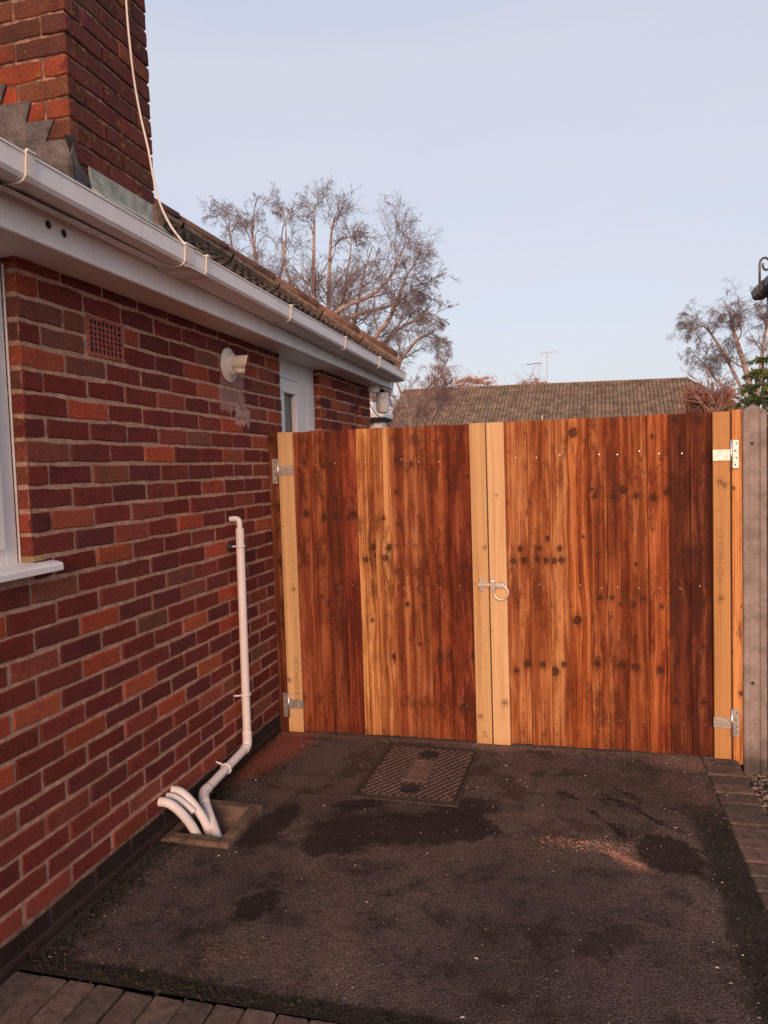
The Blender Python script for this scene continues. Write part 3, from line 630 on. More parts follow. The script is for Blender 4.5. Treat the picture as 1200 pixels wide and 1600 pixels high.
TM = [tile_mesh(k) for k in range(5)]
up = Vector((-math.cos(PT), 0, math.sin(PT))); nrm = Vector((math.sin(PT), 0, math.cos(PT)))
for k in range(13):
    s = k * .335 - .02
    for c in range(0, 21):
        y = 0.20 + c * .30 + (0)
        x = EX + up.x * s; ym = y + .15
        hipd = (EY - ym) - (EX - x) ; 
        if y + .3 > EY - max(0, (EX - x)) + .02: continue
        if -0.92 < x + up.x * .2 < 0.03 and 2.36 < ym < 3.0: continue
        p = Vector((EX, y, EZ)) + up * s + nrm * (.002)
        X = up.copy(); Z = nrm.copy(); tilt = Quaternion((0, 1, 0), 0)
        M = Matrix(((X.x, 0, Z.x, p.x), (0, -1, 0, p.y + .3), (X.z, 0, Z.z, p.z), (0, 0, 0, 1)))
        # the tail is lifted by the tile below it
        M = M @ Matrix.Translation((0, 0, .022 + random.uniform(-.002, .002))) @ Matrix.Rotation(math.atan2(.022, .335) * 1.0, 4, 'Y') @ Matrix.Rotation(random.uniform(-.008, .008), 4, 'Z')
        o = link('roof_tile', random.choice(TM), roof); o.matrix_local = M
# hip tiles up the hip line
hd = Vector((RX - EX, RY - EY, RZ - EZ)); HL = hd.length; hu = hd.normalized()
def hip_mesh():
    b = MB(); k = 8; vs = []
    for layer, rad in ((0, .105), (1, .122)):
        for s, r2 in ((0, 1.06), (1, .96)):
            for j in range(k + 1):
                a = math.pi * j / k; vs.append((s * .42, rad * r2 * 1.0 * math.cos(a), rad * r2 * .62 * math.sin(a)))
    m = k + 1; id = lambda l, s, i: (l * 2 + s) * m + i; fs = []
    for i in range(k): fs += [(id(1, 0, i), id(1, 0, i + 1), id(1, 1, i + 1), id(1, 1, i)), (id(0, 0, i), id(0, 1, i), id(0, 1, i + 1), id(0, 0, i + 1)), (id(0, 0, i), id(0, 0, i + 1), id(1, 0, i + 1), id(1, 0, i)), (id(0, 1, i), id(1, 1, i), id(1, 1, i + 1), id(0, 1, i + 1))]
    fs += [(id(0, 0, 0), id(1, 0, 0), id(1, 1, 0), id(0, 1, 0)), (id(0, 0, k), id(0, 1, k), id(1, 1, k), id(1, 0, k))]
    me = MB().add(vs, fs).mesh('hip_tile', smooth=True); me.materials.append(M_HIP); return me
HM = hip_mesh(); hy = Vector((0, 0, 1)).cross(hu).normalized(); hz = hu.cross(hy)
for k in range(int(HL / .385)):
    p = Vector((EX, EY, EZ)) + hu * (.06 + k * .385) + hz * .055
    o = link('hip_tile', HM, roof); o.matrix_local = Matrix(((hu.x, hy.x, hz.x, p.x), (hu.y, hy.y, hz.y, p.y), (hu.z, hy.z, hz.z, p.z), (0, 0, 0, 1))) @ Matrix.Rotation(random.uniform(-.01, .01), 4, 'Y')
mb = MB()
for k in range(0, int(HL / .385)):       # mortar bedding under the hip tiles
    p = Vector((EX, EY, EZ)) + hu * (.02 + k * .385); 
    for sgn in (-1, 1):
        q = p + hy * .10 * sgn; mb.tube([q + hz * .03, q + hu * .37 + hz * .03], .032, 6)
mb.obj('hip_mortar', mat_simple('hip_bedding', (0.22, 0.15, 0.11), .95, 30, .4, .008, 60), roof)
# moss cushions on the lowest tiles
mo = MB(); rr = random.Random(4)
for _ in range(190):
    y = rr.choice([rr.uniform(2.95, 3.5), rr.uniform(2.65, 3.1), rr.uniform(3.3, 4.3)]); x = EX + rr.uniform(-.03, .0) ; r0 = rr.uniform(.006, .022)
    if rr.random() < .3: x -= .26
    cz = EZ + .7 * (EX - x) + rr.uniform(.0, .035); vs = []
    for a in range(6): vs.append((x + r0 * math.cos(a * 1.047) * .7, y + r0 * 1.6 * math.sin(a * 1.047), cz + rr.uniform(-.003, .003)))
    vs += [(x, y, cz + r0 * .8), (x, y, cz - r0 * .6)]
    mo.add(vs, [(a, (a + 1) % 6, 6) for a in range(6)] + [((a + 1) % 6, a, 7) for a in range(6)])
o = mo.obj('moss', M_MOSS, roof, smooth=True); o['kind'] = 'stuff'
# wrought hip iron at the corner of the roof
def scroll(c, s=1.0, side=(1, 0, 0)):
    sx = Vector(side); pts = []
    for k in range(26):
        a = k / 25 * 2.1 * math.pi * 1.0; r = .052 * s * (1 - .55 * k / 25); pts.append(Vector(c) + sx * (math.cos(math.pi - a) * r + .03 * s) + Vector((0, 0, math.sin(math.pi - a) * r * 1.0)))
    return [Vector(c) + sx * (-.022 * s) + Vector((0, 0, -.14 * s))] + pts
b = MB().tube(scroll((.15, 6.16, 2.415), .8, (.7, .7, 0)), .008, 8); b.obj('hip_iron', mat_simple('rusty_paint_iron', (0.36, 0.25, 0.2), .7, 40, .4), roof, smooth=True)

# ------------------------------------------------------------------ chimney stack
chim = bpy.data.objects.new('chimney', None); COL.objects.link(chim); chim.parent = house
CX0, CX1, CY0, CY1 = -.875, -.10, 2.40, 2.955; CH = 4.35
MB().box(CX0 + .007, CX1 - .007, CY0 + .007, CY1 - .007, 2.2, CH).obj('core', M_MORTAR, chim)
n_ = 0
for r in range(33, 58):
    z0 = .018 + r * .075
    if z0 + .07 > CH: break
    even = r % 2
    def put(face, a, L, k, rr):
        me = brick_mesh(quant(L), .065, .05, rr.randrange(6) if L > .2 else rr.randrange(2)); pr = rr.uniform(-.003, .003)
        if face == 'x': M = Matrix.Translation((CX1 + pr, a, z0 + .005)) @ ROTX
        else: M = Matrix.Translation((a, CY0 - pr, z0 + .005))
        o = link('brick', me, chim); o.matrix_local = M; o.color = tone(k, rr)
    rr = random.Random(r * 5 + 1)
    # +X face: y from 2.40 to 2.955
    js = [CY0, 2.505, 2.73, 2.955] if even == 0 else [CY0, 2.62, 2.845, 2.955]
    for a, b2 in zip(js[:-1], js[1:]):
        q = rr.random(); k = 'D' if q < .8 else 'N'
        put('x', a + (.001 if a == CY0 else .005), b2 - a - (.006 if a == CY0 else (.006 if b2 == CY1 else .01)), k, rr)
    js = [CX1, -.205, -.43, -.655, CX0] if even == 1 else [CX1, -.32, -.545, -.77, CX0]
    for a, b2 in zip(js[1:], js[:-1]):
        q = rr.random(); k = 'O' if q < .55 else 'N'
        if r > 41: k = 'N'
        elif r < 40 and q < .75: k = 'o'
        put('y', a + .005, b2 - a - (.006 if b2 == CX1 else .01), k, rr)
# far and left faces plain joined
rest = []
for r in range(33, 57):
    z0 = .018 + r * .075; rr = random.Random(r)
    for a in (CX0 + .0, CX0 + .225, CX0 + .45): rest.append((Matrix.Translation((a + .215, CY1, z0 + .005)) @ Matrix.Rotation(math.pi, 4, 'Z'), brick_mesh(.215, .065, .05, 0), tone('d', rr)))
    for a in (CY0, CY0 + .225): rest.append((Matrix.Translation((CX0, a + .215, z0 + .005)) @ Matrix.Rotation(-math.pi / 2, 4, 'Z'), brick_mesh(.215, .065, .05, 1), tone('d', rr)))
joined_bricks(rest, 'rear_brickwork', chim)
# stepped lead flashing on the face towards the camera: sawtooth sheet above the roof slope
def roofz(x): return EZ + .7 * (EX - x) + .05
poly = [(CX1 + .012, 2.712), (-.199, 2.716), (-.159, 2.79), (-.281, 2.794), (-.255, 2.869), (-.390, 2.873), (-.356, 2.946), (-.49, 2.95), (-.46, 3.02), (-.60, 3.024), (-.57, 3.096), (-.71, 3.10), (-.68, 3.17), (-.82, 3.174), (-.80, 3.24), (CX0 - .01, 3.25)]
poly += [(CX0 - .01, roofz(CX0) - .03), (CX1 + .012, roofz(CX1) - .04)]
b = MB(); n = len(poly)
vs = [(x, CY0 - .011 + .001 * math.sin(x * 70), z) for x, z in poly] + [(x, CY0 - .003, z) for x, z in poly]
b.add(vs, [tuple(range(n)), tuple(range(2 * n - 1, n - 1, -1))] + [(i, (i + 1) % n, n + (i + 1) % n, n + i) for i in range(n)])
b.obj('stepped_flashing', M_LEAD, chim)
b = MB(); b.prism([(CX0, roofz(CX0) - .05), (CX1 + .03, roofz(CX1) - .06), (CX1 + .03, roofz(CX1) - .03), (CX0, roofz(CX0) - .01)], 'y', CY0 - .14, CY0 - .012); b.obj('soaker', M_LEAD, chim)
# dark wrinkled lead corner and pale front apron
b = MB()
cor = [(-.03, .0), (.0, .004), (.022, -.005), (.020, -.045), (.016, -.075), (.055, -.085), (.078, -.105), (.085, -.135), (.078, -.165), (-.0, -.17), (-.012, -.10), (.002, -.05)]
vs = [(CX1 + .014 + .010 * math.sin(i * 2.1), CY0 - .012 + yy, 2.712 + zz) for i, (yy, zz) in enumerate(cor)]; vs2 = [(CX1 + .002, y, z) for x, y, z in vs]
n = len(cor); b.add(vs + vs2, [tuple(range(n))] + [(i, (i + 1) % n, n + (i + 1) % n, n + i) for i in range(n)]); b.obj('lead_corner', mat_simple('dark_lead', (0.045, 0.038, 0.036), .5, 20, .4, .006, 40), chim)
b = MB(); b.prism([(CX1 + .004, 2.648), (CX1 + .010, 2.650), (CX1 + .016, 2.575), (CX1 + .06, 2.535), (CX1 + .055, 2.530), (CX1 + .008, 2.565)], 'y', CY0 + .085, CY1 + .0); b.obj('front_apron', M_LEADP, chim, bevel=.002)
b = MB(); b.prism([(CX1 + .002, 2.655), (CX1 + .022, 2.655), (CX1 + .03, 2.54), (CX1 + .002, 2.54)], 'y', CY1 - .03, CY1 + .015); b.obj('apron_end', mat_simple('rust_lead', (0.17, 0.10, 0.06), .8, 30, .5), chim)
b = MB(); b.prism([(CX1, 2.53), (CX1 + .20, 2.40), (CX1 + .27, 2.36), (CX1 + .27, 2.372), (CX1 + .20, 2.415), (CX1, 2.555)], 'y', CY0 - .06, CY1 + .02); b.obj('mortar_apron', mat_simple('mossy_mortar', (0.19, 0.155, 0.09), .95, 16, .6, .012, 50, dirt=(0.12, .10, .02), dirt_amt=.8), chim)

# ------------------------------------------------------------------ cables
pc = [(-.085, 2.775, 4.4), (-.085, 2.783, 3.9), (-.085, 2.784, 3.424), (-.080, 2.79, 3.221), (-.075, 2.80, 3.097), (-.060, 2.808, 2.969), (-.03, 2.806, 2.826), (0, 2.785, 2.698), (.06, 2.724, 2.572), (.14, 2.652, 2.46), (.2, 2.628, 2.386), (.235, 2.631, 2.344), (.245, 2.632, 2.30)]
def spline(pts, n=6):
    P = [Vector(p) for p in pts]; P = [P[0] * 2 - P[1]] + P + [P[-1] * 2 - P[-2]]; out = []
    for i in range(1, len(P) - 2):
        for k in range(n):
            t = k / n; a, b_, c, d = P[i - 1], P[i], P[i + 1], P[i + 2]
            out.append(.5 * ((2 * b_) + (c - a) * t + (2 * a - 5 * b_ + 4 * c - d) * t * t + (3 * b_ - a - 3 * c + d) * t ** 3))
    return out + [P[-2]]
tag(MB().tube(spline(pc), .0045, 8).obj('aerial_cable', M_CREAM, smooth=True), 'thin cream cable hanging down the chimney into the white gutter', 'cable')
tag(MB().tube(spline([(-.02, 5.995, 2.06), (-.033, 6.1, 2.026), (-.001, 6.15, 1.954), (.042, 6.25, 1.898), (.10, 6.4, 1.80), (.2, 6.7, 1.55), (.22, 6.9, 0.02)]), .004, 6).obj('trailing_cable', M_BLACK, smooth=True), 'thin black cable drooping past the far corner of the brick wall', 'cable')

# ------------------------------------------------------------------ lamp below the far end of the eaves
lp = thing('outdoor_lamp', 'white cylindrical lamp hanging under the far end of the white eaves', 'lamp', (.078, 6.10, 2.15))
def lathe_z(name, prof, mat, parent, k=28, loc=(0, 0, 0)):
    n = len(prof); vs = [(pr * math.cos(2 * math.pi * j / k), pr * math.sin(2 * math.pi * j / k), pz) for pr, pz in prof for j in range(k)]
    o = MB().add(vs, [(i * k + j, i * k + (j + 1) % k, (i + 1) * k + (j + 1) % k, (i + 1) * k + j) for i in range(n - 1) for j in range(k)]).obj(name, mat, parent); o.location = loc; return autosmooth(o, .6)
lathe_z('stem', [(.001, .0), (.02, 0), (.02, -.035), (.03, -.036)], M_DARK, lp)
lathe_z('cap', [(.001, -.030), (.045, -.032), (.054, -.040), (.056, -.082), (.050, -.084)], M_PVC_CLEAN, lp)
lathe_z('body', [(.050, -.082), (.055, -.090), (.054, -.170), (.047, -.198), (.030, -.203), (.001, -.204)], M_PVC_CLEAN, lp)
lathe_z('ceiling_rose', [(.001, -.045), (.045, -.045), (.05, -.035), (.05, .012)], M_PVC, lp, 24, (-.03, -.17, .0))

# ------------------------------------------------------------------ waste pipe down the wall
wp = thing('waste_pipe', 'slim white waste pipe running down the brick wall and bending into the gully', 'pipe', (.05, 3.33, 0))
def W(*a): return [(x - .05, y - 3.33, z) for x, y, z in a]
MB().tube(W(*spline([(-.0, 3.335, 1.252), (.03, 3.335, 1.254), (.047, 3.335, 1.245), (.051, 3.334, 1.222), (.051, 3.334, 1.19)])), .0135, 14).obj('elbow', M_PIPE, wp, smooth=True)
MB().tube(W((.051, 3.334, 1.205), (.05, 3.318, .145)), .0205, 16).obj('upright', M_PIPE, wp, smooth=False)
autosmooth(wp.children[-1] if wp.children else bpy.data.objects['upright'], .6)
o = MB().tube(W(*spline([(.05, 3.318, .19), (.05, 3.318, .145), (.05, 3.308, .118), (.05, 3.28, .11)])), .0235, 16).obj('bend', M_PIPE, wp, smooth=True)
o = MB().tube(W((.05, 3.29, .112), (.052, 2.87, .080)), .0205, 16).obj('cross_run', M_PIPE, wp); autosmooth(o, .6)
o = MB().tube(W(*spline([(.052, 2.90, .082), (.053, 2.865, .079), (.066, 2.835, .070), (.090, 2.80, .058)])), .0235, 16).obj('lower_bend', M_PIPE, wp, smooth=True)
o = MB().tube(W((.08, 2.815, .062), (.222, 2.665, -.03)), .0205, 16).obj('outlet', M_PIPE, wp); autosmooth(o, .6)
def clip(y, z, horiz=False):
    b = MB(); pts = []
    for k in range(15):
        a = 2 * math.pi * k / 14
        pts.append((.05 + .0245 * math.cos(a), y + .0245 * math.sin(a), z) if not horiz else (.051 + .0245 * math.cos(a), y, z + .0245 * math.sin(a)))
    b.tube(W(*pts), .0042, 6)
    b.tube(W((0, y - .03 if not horiz else y, z + (.03 if horiz else 0)), (.03, y - .018 if not horiz else y, z + (.02 if horiz else 0))), .005, 6)
    return b.obj('pipe_clip', M_PIPE, wp, smooth=True)
clip(3.333, 1.118); clip(3.321, .375); clip(3.08, .096, True)
MB().tube([(-.052, -.045, 1.118), (-.03, -.03, 1.118)], .012, 8).obj('wall_plug', M_HOLE, wp)

for (nm, lab, pts, rd) in [
    ('overflow_pipe', 'nearest of the three stubby white pipes curving from the wall into the gully', [(-.02, 2.60, .150), (.035, 2.605, .146), (.082, 2.618, .105), (.118, 2.645, .03), (.14, 2.67, -.06)], .0185),
    ('overflow_pipe', 'farthest of the three stubby white pipes curving from the wall into the gully', [(-.02, 2.70, .155), (.035, 2.70, .150), (.090, 2.70, .105), (.140, 2.705, .03), (.17, 2.71, -.06)], .0185),
    ('overflow_pipe', 'thinner middle white pipe with an open cut end above the gully', [(-.02, 2.655, .150), (.03, 2.660, .146), (.080, 2.668, .112), (.108, 2.675, .085)], .0135)]:
    o = MB().tube(spline(pts, 5), rd, 14, cap=True).obj(nm, M_PIPE); autosmooth(o, .8); tag(o, lab, 'pipe')

# concrete gully surround
gl = thing('drain_gully', 'square concrete gully surround at the foot of the brick wall', 'drain', (.16, 2.73, 0))
b = MB(); ox, oy = -.16, -2.73
def gb(x0, x1, y0, y1, z0, z1): b.box(x0 + ox, x1 + ox, y0 + oy, y1 + oy, z0, z1)
gb(.045, .312, 2.572, 2.622, -.12, .020); gb(.262, .312, 2.622, 2.912, -.12, .024); gb(.02, .262, 2.862, 2.912, -.12, .028); gb(.012, .045, 2.572, 2.862, -.12, .012)
b.obj('kerb', M_GULLY, gl, bevel=.008, seg=2)
b = MB(); b.add([(x + ox, y + oy, z) for x, y, z in [(.268, 2.622, .0), (.268, 2.862, .02), (.045, 2.862, .02), (.20, 2.64, -.10), (.20, 2.76, -.10), (.06, 2.76, -.10), (.045, 2.622, -.0)]], [(0, 1, 4, 3), (1, 2, 5, 4), (0, 3, 6)]); b.obj('benching', M_GULLY, gl)
b = MB(); b.box(.045 + ox, .268 + ox, 2.622 + oy, 2.862 + oy, -.13, -.10); b.obj('drain_bottom', M_DARK, gl)

# ------------------------------------------------------------------ manhole cover
MX, MY, MW, ML = .905, 3.424, .45, .605
mh = thing('manhole_cover', 'rectangular iron manhole cover with a raised lattice tread set in the asphalt', 'manhole cover', (MX, MY, .0)); mh.rotation_euler[2] = R_(-1.6)
M_IRON = mat_simple('worn_iron', (0.055, 0.040, 0.034), .62, 30, .35, .002, 120, .25, (0.11, .07, .05), .6)
M_IRON2 = mat_simple('rubbed_iron', (0.19, 0.135, 0.115), .50, 60, .3, .001, 150, .3, (0.05, .035, .03), .5)
M_GAP = mat_simple('silted_joint', (0.016, .012, .010), .95, 60, .5)
b = MB(); hw, hl = MW / 2, ML / 2
for a in ((-hw - .022, -hw - .004, -hl - .022, hl + .022), (hw + .004, hw + .022, -hl - .022, hl + .022), (-hw - .004, hw + .004, -hl - .022, -hl - .004), (-hw - .004, hw + .004, hl + .004, hl + .022)): b.box(*a, -.02, .006)
b.obj('frame', M_IRON, mh)
MB().box(-hw - .004, hw + .004, -hl - .004, hl + .004, -.02, .0035).obj('joint', M_GAP, mh)
MB().box(-hw + .004, hw - .004, -hl + .004, hl - .004, -.01, .0075).obj('plate', M_IRON, mh)
rib = MB(); st = .034
def inside_special(x, y):
    if abs(x) < .055 and abs(y) < .125: return True
    if x * x / .05 ** 2 + (abs(y) - .205) ** 2 / .055 ** 2 < 1.1: return True
    return False
for sg in (1, -1):
    for k in range(-16, 17):
        run = None; N = 60
        for i in range(N + 1):
            yy = -hl + .014 + (ML - .028) * i / N; xx = k * st * 1.0 + sg * (yy) * .62
            ok = abs(xx) < hw - .014 and not inside_special(xx, yy)
            if ok and run is None: run = (xx, yy)
            if run and (not ok or i == N):
                a, c_ = Vector((*run, .0)), Vector((xx, yy, 0)); d = (c_ - a)
                if d.length > .012:
                    nn = Vector((-d.y, d.x, 0)).normalized() * .0024; h = .0105
                    rib.add([a + nn + Vector((0, 0, .0072)), a - nn + Vector((0, 0, .0072)), c_ - nn + Vector((0, 0, .0072)), c_ + nn + Vector((0, 0, .0072)), a + nn * .6 + Vector((0, 0, h)), a - nn * .6 + Vector((0, 0, h)), c_ - nn * .6 + Vector((0, 0, h)), c_ + nn * .6 + Vector((0, 0, h))],
                            [(4, 5, 6, 7), (0, 4, 7, 3), (1, 2, 6, 5), (0, 1, 5, 4), (2, 3, 7, 6)])
                run = None
o = rib.obj('tread_ribs', M_IRON2, mh); o['kind'] = 'stuff'
b = MB(); b.box(-.046, .046, -.115, .115, .0075, .0100); b.obj('badge_panel', M_IRON2, mh, bevel=.001)
b = MB()
for a in ((-.055, -.049, -.124, .124), (.049, .055, -.124, .124), (-.049, .049, -.124, -.118), (-.049, .049, .118, .124)): b.box(*a, .0072, .0112)
b.obj('badge_border', M_IRON2, mh)
for sg in (-1, 1):
    lathe_z('key_recess', [(.001, .0082), (.034, .0082), (.040, .0105), (.045, .0078)], M_GAP, mh, 24, (0, sg * .205, 0))

# ------------------------------------------------------------------ setts along the edges
M_SETT = None
t = NT('sett'); p = t.pos(); n = t.noise(p, 30, 5, .7); oi = t.n('ObjectInfo').outputs['Random']
c = t.mix(t.step(n, .3, .7), (0.085, .062, .050), (0.175, .13, .108)); c = t.mix(1.0, c, t.mix(oi, (.75, .75, .75), (1.2, 1.1, 1.05)), 'MULTIPLY')
c = t.mix(t.math('MULTIPLY', t.step(t.noise(p, 130, 3, .8), .56, .68), .5), c, (0.2, .15, .12))
c = t.mix(t.math('MULTIPLY', t.step(t.noise(p, 6, 4), .55, .7), .5), c, (0.03, .024, .016))
M_SETT = t.done(c, .9, t.bump(t.noise(p, 120, 4, .75), .005), spec=.25)
def sett_mesh(a, b_, v):
    r = random.Random(v); m = MB().box(0, a, 0, b_, -.05, 0); me = m.mesh('sett', bevel=.006, seg=1)
    for q in me.vertices: q.co.x += r.uniform(-.002, .002); q.co.y += r.uniform(-.002, .002); q.co.z += r.uniform(-.0015, .0015)
    me.materials.append(M_SETT); return me
SMx = [sett_mesh(.088, .2, k) for k in range(5)]; SMy = [sett_mesh(.165, .09, k + 9) for k in range(5)]
bed = MB().box(-.02, 2.235, 1.56, 1.79, -.07, -.010).box(2.235, 2.405, -2, 7.5, -.09, -.010).obj('setts_bed', mat_simple('joint_silt', (0.014, .012, .008), .95, 60, .5, .008, 90)); bed['kind'] = 'structure'
for k in range(24):
    x = .006 + k * .0945
    if x > 2.15: break
    o = link('sett', random.choice(SMx), bed); o.location = (x, 1.582 + random.uniform(-.003, .003), .004 + random.uniform(-.003, .003)); o.rotation_euler = (random.uniform(-.015, .015), random.uniform(-.015, .015), random.uniform(-.02, .02))
for k in range(60):
    y = .9 + k * .098
    if y > 6: break
    o = link('sett', random.choice(SMy), bed); o.location = (2.236 + random.uniform(-.002, .002), y, .002 + random.uniform(-.004, .004)); o.rotation_euler = (random.uniform(-.02, .02), random.uniform(-.02, .02), random.uniform(-.02, .02))

# ------------------------------------------------------------------ gates
G = 3.85; GT = 1.698; GB = .006
def board(name, mat, parent, x0, x1, z0, z1, y0, th, prof=None, tonec=(.4, .2, .08), dark=.5, flip=1, knots=(), seed=0, bev=.0025, top_dz=0.0):
    """a board with its own origin at its foot; its front face is at -y"""
    wd = x1 - x0; b = MB()
    if prof: b.prism(prof, 'z', 0, z1 - z0)
    else: b.box(0, wd, 0, th, 0, z1 - z0)
    me = b.mesh(name, bevel=bev); o = link(name, me, parent, mat); px, py, pz = parent.location if parent else (0, 0, 0)
    o.location = (x0 - px, y0 - py, z0 - pz); o.color = (*tonec, 1)
    o['dark'] = float(dark); o['flip'] = float(flip); o['seed'] = float(seed)
    for i, (kx, kz, kr) in enumerate(knots): o['knot%d' % i] = (float(kx - x0), float(kz - z0), float(kr))
    return o
PALE = (0.62, 0.40, 0.20)
gate_l = thing('gate', 'left leaf of the double timber gate, beside the brick wall', 'gate', (.055, G, 0), group='double timber gates closing the drive')
gate_r = thing('gate', 'right leaf of the double timber gate, carrying the ring latch', 'gate', (2.378, G, 0), group='double timber gates closing the drive')
def gx(px): return .147 + (px - 160) / (950 - 160) * (1.125 - .147)
def hz_(zoomy): return 1.698 - (zoomy - 95) / (1480 - 95) * 1.69
LB = [155, 232, 305, 385, 450, 527, 603, 690, 765, 855, 953]
TL = [((0.294, 0.088, 0.035), .50), ((0.294, 0.092, 0.035), .54), ((0.235, 0.071, 0.031), .66), ((0.323, 0.084, 0.039), .72), ((0.510, 0.244, 0.086), .46), ((0.490, 0.235, 0.086), .50), ((0.353, 0.126, 0.047), .55), ((0.333, 0.122, 0.047), .58), ((0.353, 0.109, 0.039), .62), ((0.265, 0.071, 0.027), .66)]
KL = [[(205, 470, .020), (238, 865, .012), (205, 240, .010)], [(300, 880, .016), (268, 850, .010), (300, 255, .016), (290, 490, .018)], [(345, 485, .020), (330, 250, .013), (350, 1230, .006)],
      [(430, 480, .022), (400, 885, .012), (405, 490, .014)], [(515, 625, .016), (478, 678, .015), (525, 660, .014), (540, 1115, .017), (498, 955, .010)], [(587, 625, .017), (566, 670, .017), (596, 1118, .019), (565, 495, .009), (620, 958, .009)],
      [(635, 245, .013), (628, 380, .012), (660, 880, .013), (632, 525, .008)], [(695, 260, .014), (690, 438, .011), (735, 885, .010), (710, 1055, .008)], [(850, 320, .010), (812, 710, .009), (850, 1100, .020), (800, 1110, .016)], [(920, 710, .013), (948, 1105, .018), (938, 323, .009), (900, 1330, .02)]]
def feather(wd, k):
    return [(0, 0), (wd - .0006, .0105), (wd + .004, .0108), (wd + .004, .0152 + .0006 * k), (0, .0152 + .0006 * k)]
for i in range(10):
    x0, x1 = gx(LB[i]), gx(LB[i + 1]); th = i % 2
    kn = [(gx(a), hz_(b_), r_) for a, b_, r_ in KL[i]]
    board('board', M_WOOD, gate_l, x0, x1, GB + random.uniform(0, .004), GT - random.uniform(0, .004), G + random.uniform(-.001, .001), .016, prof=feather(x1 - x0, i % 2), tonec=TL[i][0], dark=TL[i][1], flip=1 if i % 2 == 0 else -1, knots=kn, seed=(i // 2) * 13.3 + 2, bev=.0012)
def rx(px): return 1.306 + (px - 118) / (975 - 118) * (2.296 - 1.306)
def rz(zoomy): return 1.698 - (zoomy - (105 - (0))) / (1395 - 105) * 1.66 if True else 0
def rz2(px, zy): # the top edge of the right leaf climbs in the picture with distance
    top = 105 - (px - 118) / 857 * 45; bot = 1415 + (px - 118) / 857 * 55
    return 1.698 - (zy - top) / (bot - top) * 1.69
RB = [118, 215, 308, 392, 480, 552, 638, 720, 805, 890, 977]
TR = [((0.451, 0.181, 0.066), 0.49), ((0.431, 0.168, 0.058), 0.53), ((0.451, 0.185, 0.066), 0.49), ((0.441, 0.147, 0.043), 0.47), ((0.412, 0.151, 0.051), 0.59), ((0.372, 0.126, 0.043), 0.62), ((0.392, 0.139, 0.047), 0.57), ((0.412, 0.126, 0.039), 0.57), ((0.216, 0.071, 0.031), 0.74), ((0.206, 0.063, 0.028), 0.76)]
KR = [[(145, 662, .016), (195, 660, .017), (177, 615, .014), (198, 1085, .020), (152, 1112, .013)], [(252, 655, .015), (290, 662, .015), (260, 612, .013), (268, 1088, .016), (300, 570, .012)], [(325, 662, .014), (358, 658, .015), (350, 612, .013), (360, 1088, .015), (318, 1115, .020)],
      [(420, 905, .022), (415, 145, .024), (452, 565, .008)], [(487, 372, .012), (503, 398, .013), (520, 812, .013), (503, 1083, .017), (513, 640, .007)], [(580, 400, .016), (622, 375, .020), (567, 812, .010), (605, 1090, .019), (602, 840, .008)],
      [(675, 395, .014), (658, 840, .012), (697, 815, .012), (663, 1095, .021), (670, 675, .008)], [(742, 402, .019), (795, 382, .013), (772, 848, .010), (762, 1110, .017), (740, 158, .009)], [(830, 835, .020), (835, 90, .015), (880, 625, .024), (850, 450, .010), (825, 1240, .014)], [(925, 838, .021), (925, 90, .016), (935, 1012, .009), (905, 625, .018), (935, 1245, .013)]]
for i in range(10):
    x0, x1 = rx(RB[i]), rx(RB[i + 1])
    kn = [(rx(a), rz2(a, b_), r_) for a, b_, r_ in KR[i]]
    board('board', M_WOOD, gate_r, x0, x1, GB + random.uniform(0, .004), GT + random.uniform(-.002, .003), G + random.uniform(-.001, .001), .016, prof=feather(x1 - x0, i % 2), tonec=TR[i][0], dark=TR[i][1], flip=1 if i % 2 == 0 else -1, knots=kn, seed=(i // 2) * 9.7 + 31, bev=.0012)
# stiles (pale planed timber) and rails at the back
def gstile(parent, x0, x1, seed, tc, kn=()):
    return board('stile', M_PALE, parent, x0, x1, GB - .004, GT - .001, G - .010, .044, tonec=tc, dark=.3, knots=kn, seed=seed, bev=.0025)
s1 = gstile(gate_l, .056, .145, 3, (0.62, .40, .195), [(.12, .82, .008), (.07, .30, .010)])
s2 = gstile(gate_l, 1.1265, 1.209, 8, (0.60, .375, .18), [(1.195, 1.05, .009), (1.15, .15, .010)])
s3 = gstile(gate_r, 1.2155, 1.3045, 12, (0.70, .46, .24), [(1.26, 1.32, .005), (1.28, .23, .012)])
s4 = gstile(gate_r, 2.2975, 2.374, 17, (0.52, .27, .10), [(2.33, 1.36, .012), (2.35, 1.345, .010), (2.33, .80, .010)])
for z in (.12, .80, 1.46):
    for par, a, b_ in ((gate_l, .146, 1.126), (gate_r, 1.305, 2.297)):
        board('rail', M_PALE, par, a, b_, z, z + .09, G + .0175, .038, tonec=PALE, seed=z * 10)
# nails
def nails(parent, bs, f, rows, z_of):
    b = MB(); r = random.Random(3)
    for i in range(10):
        for zz in rows:
            if r.random() < .12: continue
            x = f((bs[i] + bs[i + 1]) / 2) + r.uniform(-.012, .012) - parent.location.x; z = zz + r.uniform(-.012, .012); y = -.0025
            b.add([(x + .0032 * math.cos(a * 1.047), y, z + .0032 * math.sin(a * 1.047)) for a in range(6)] + [(x + .0036 * math.cos(a * 1.047), y + .006, z + .0036 * math.sin(a * 1.047)) for a in range(6)], [tuple(range(6))] + [(a, (a + 1) % 6, 6 + (a + 1) % 6, 6 + a) for a in range(6)])
    o = b.obj('nail_heads', M_STEEL, parent); o['kind'] = 'stuff'
nails(gate_l, LB, gx, (1.515, .84, .19), None); nails(gate_r, RB, rx, (1.515, .85, .155), None)

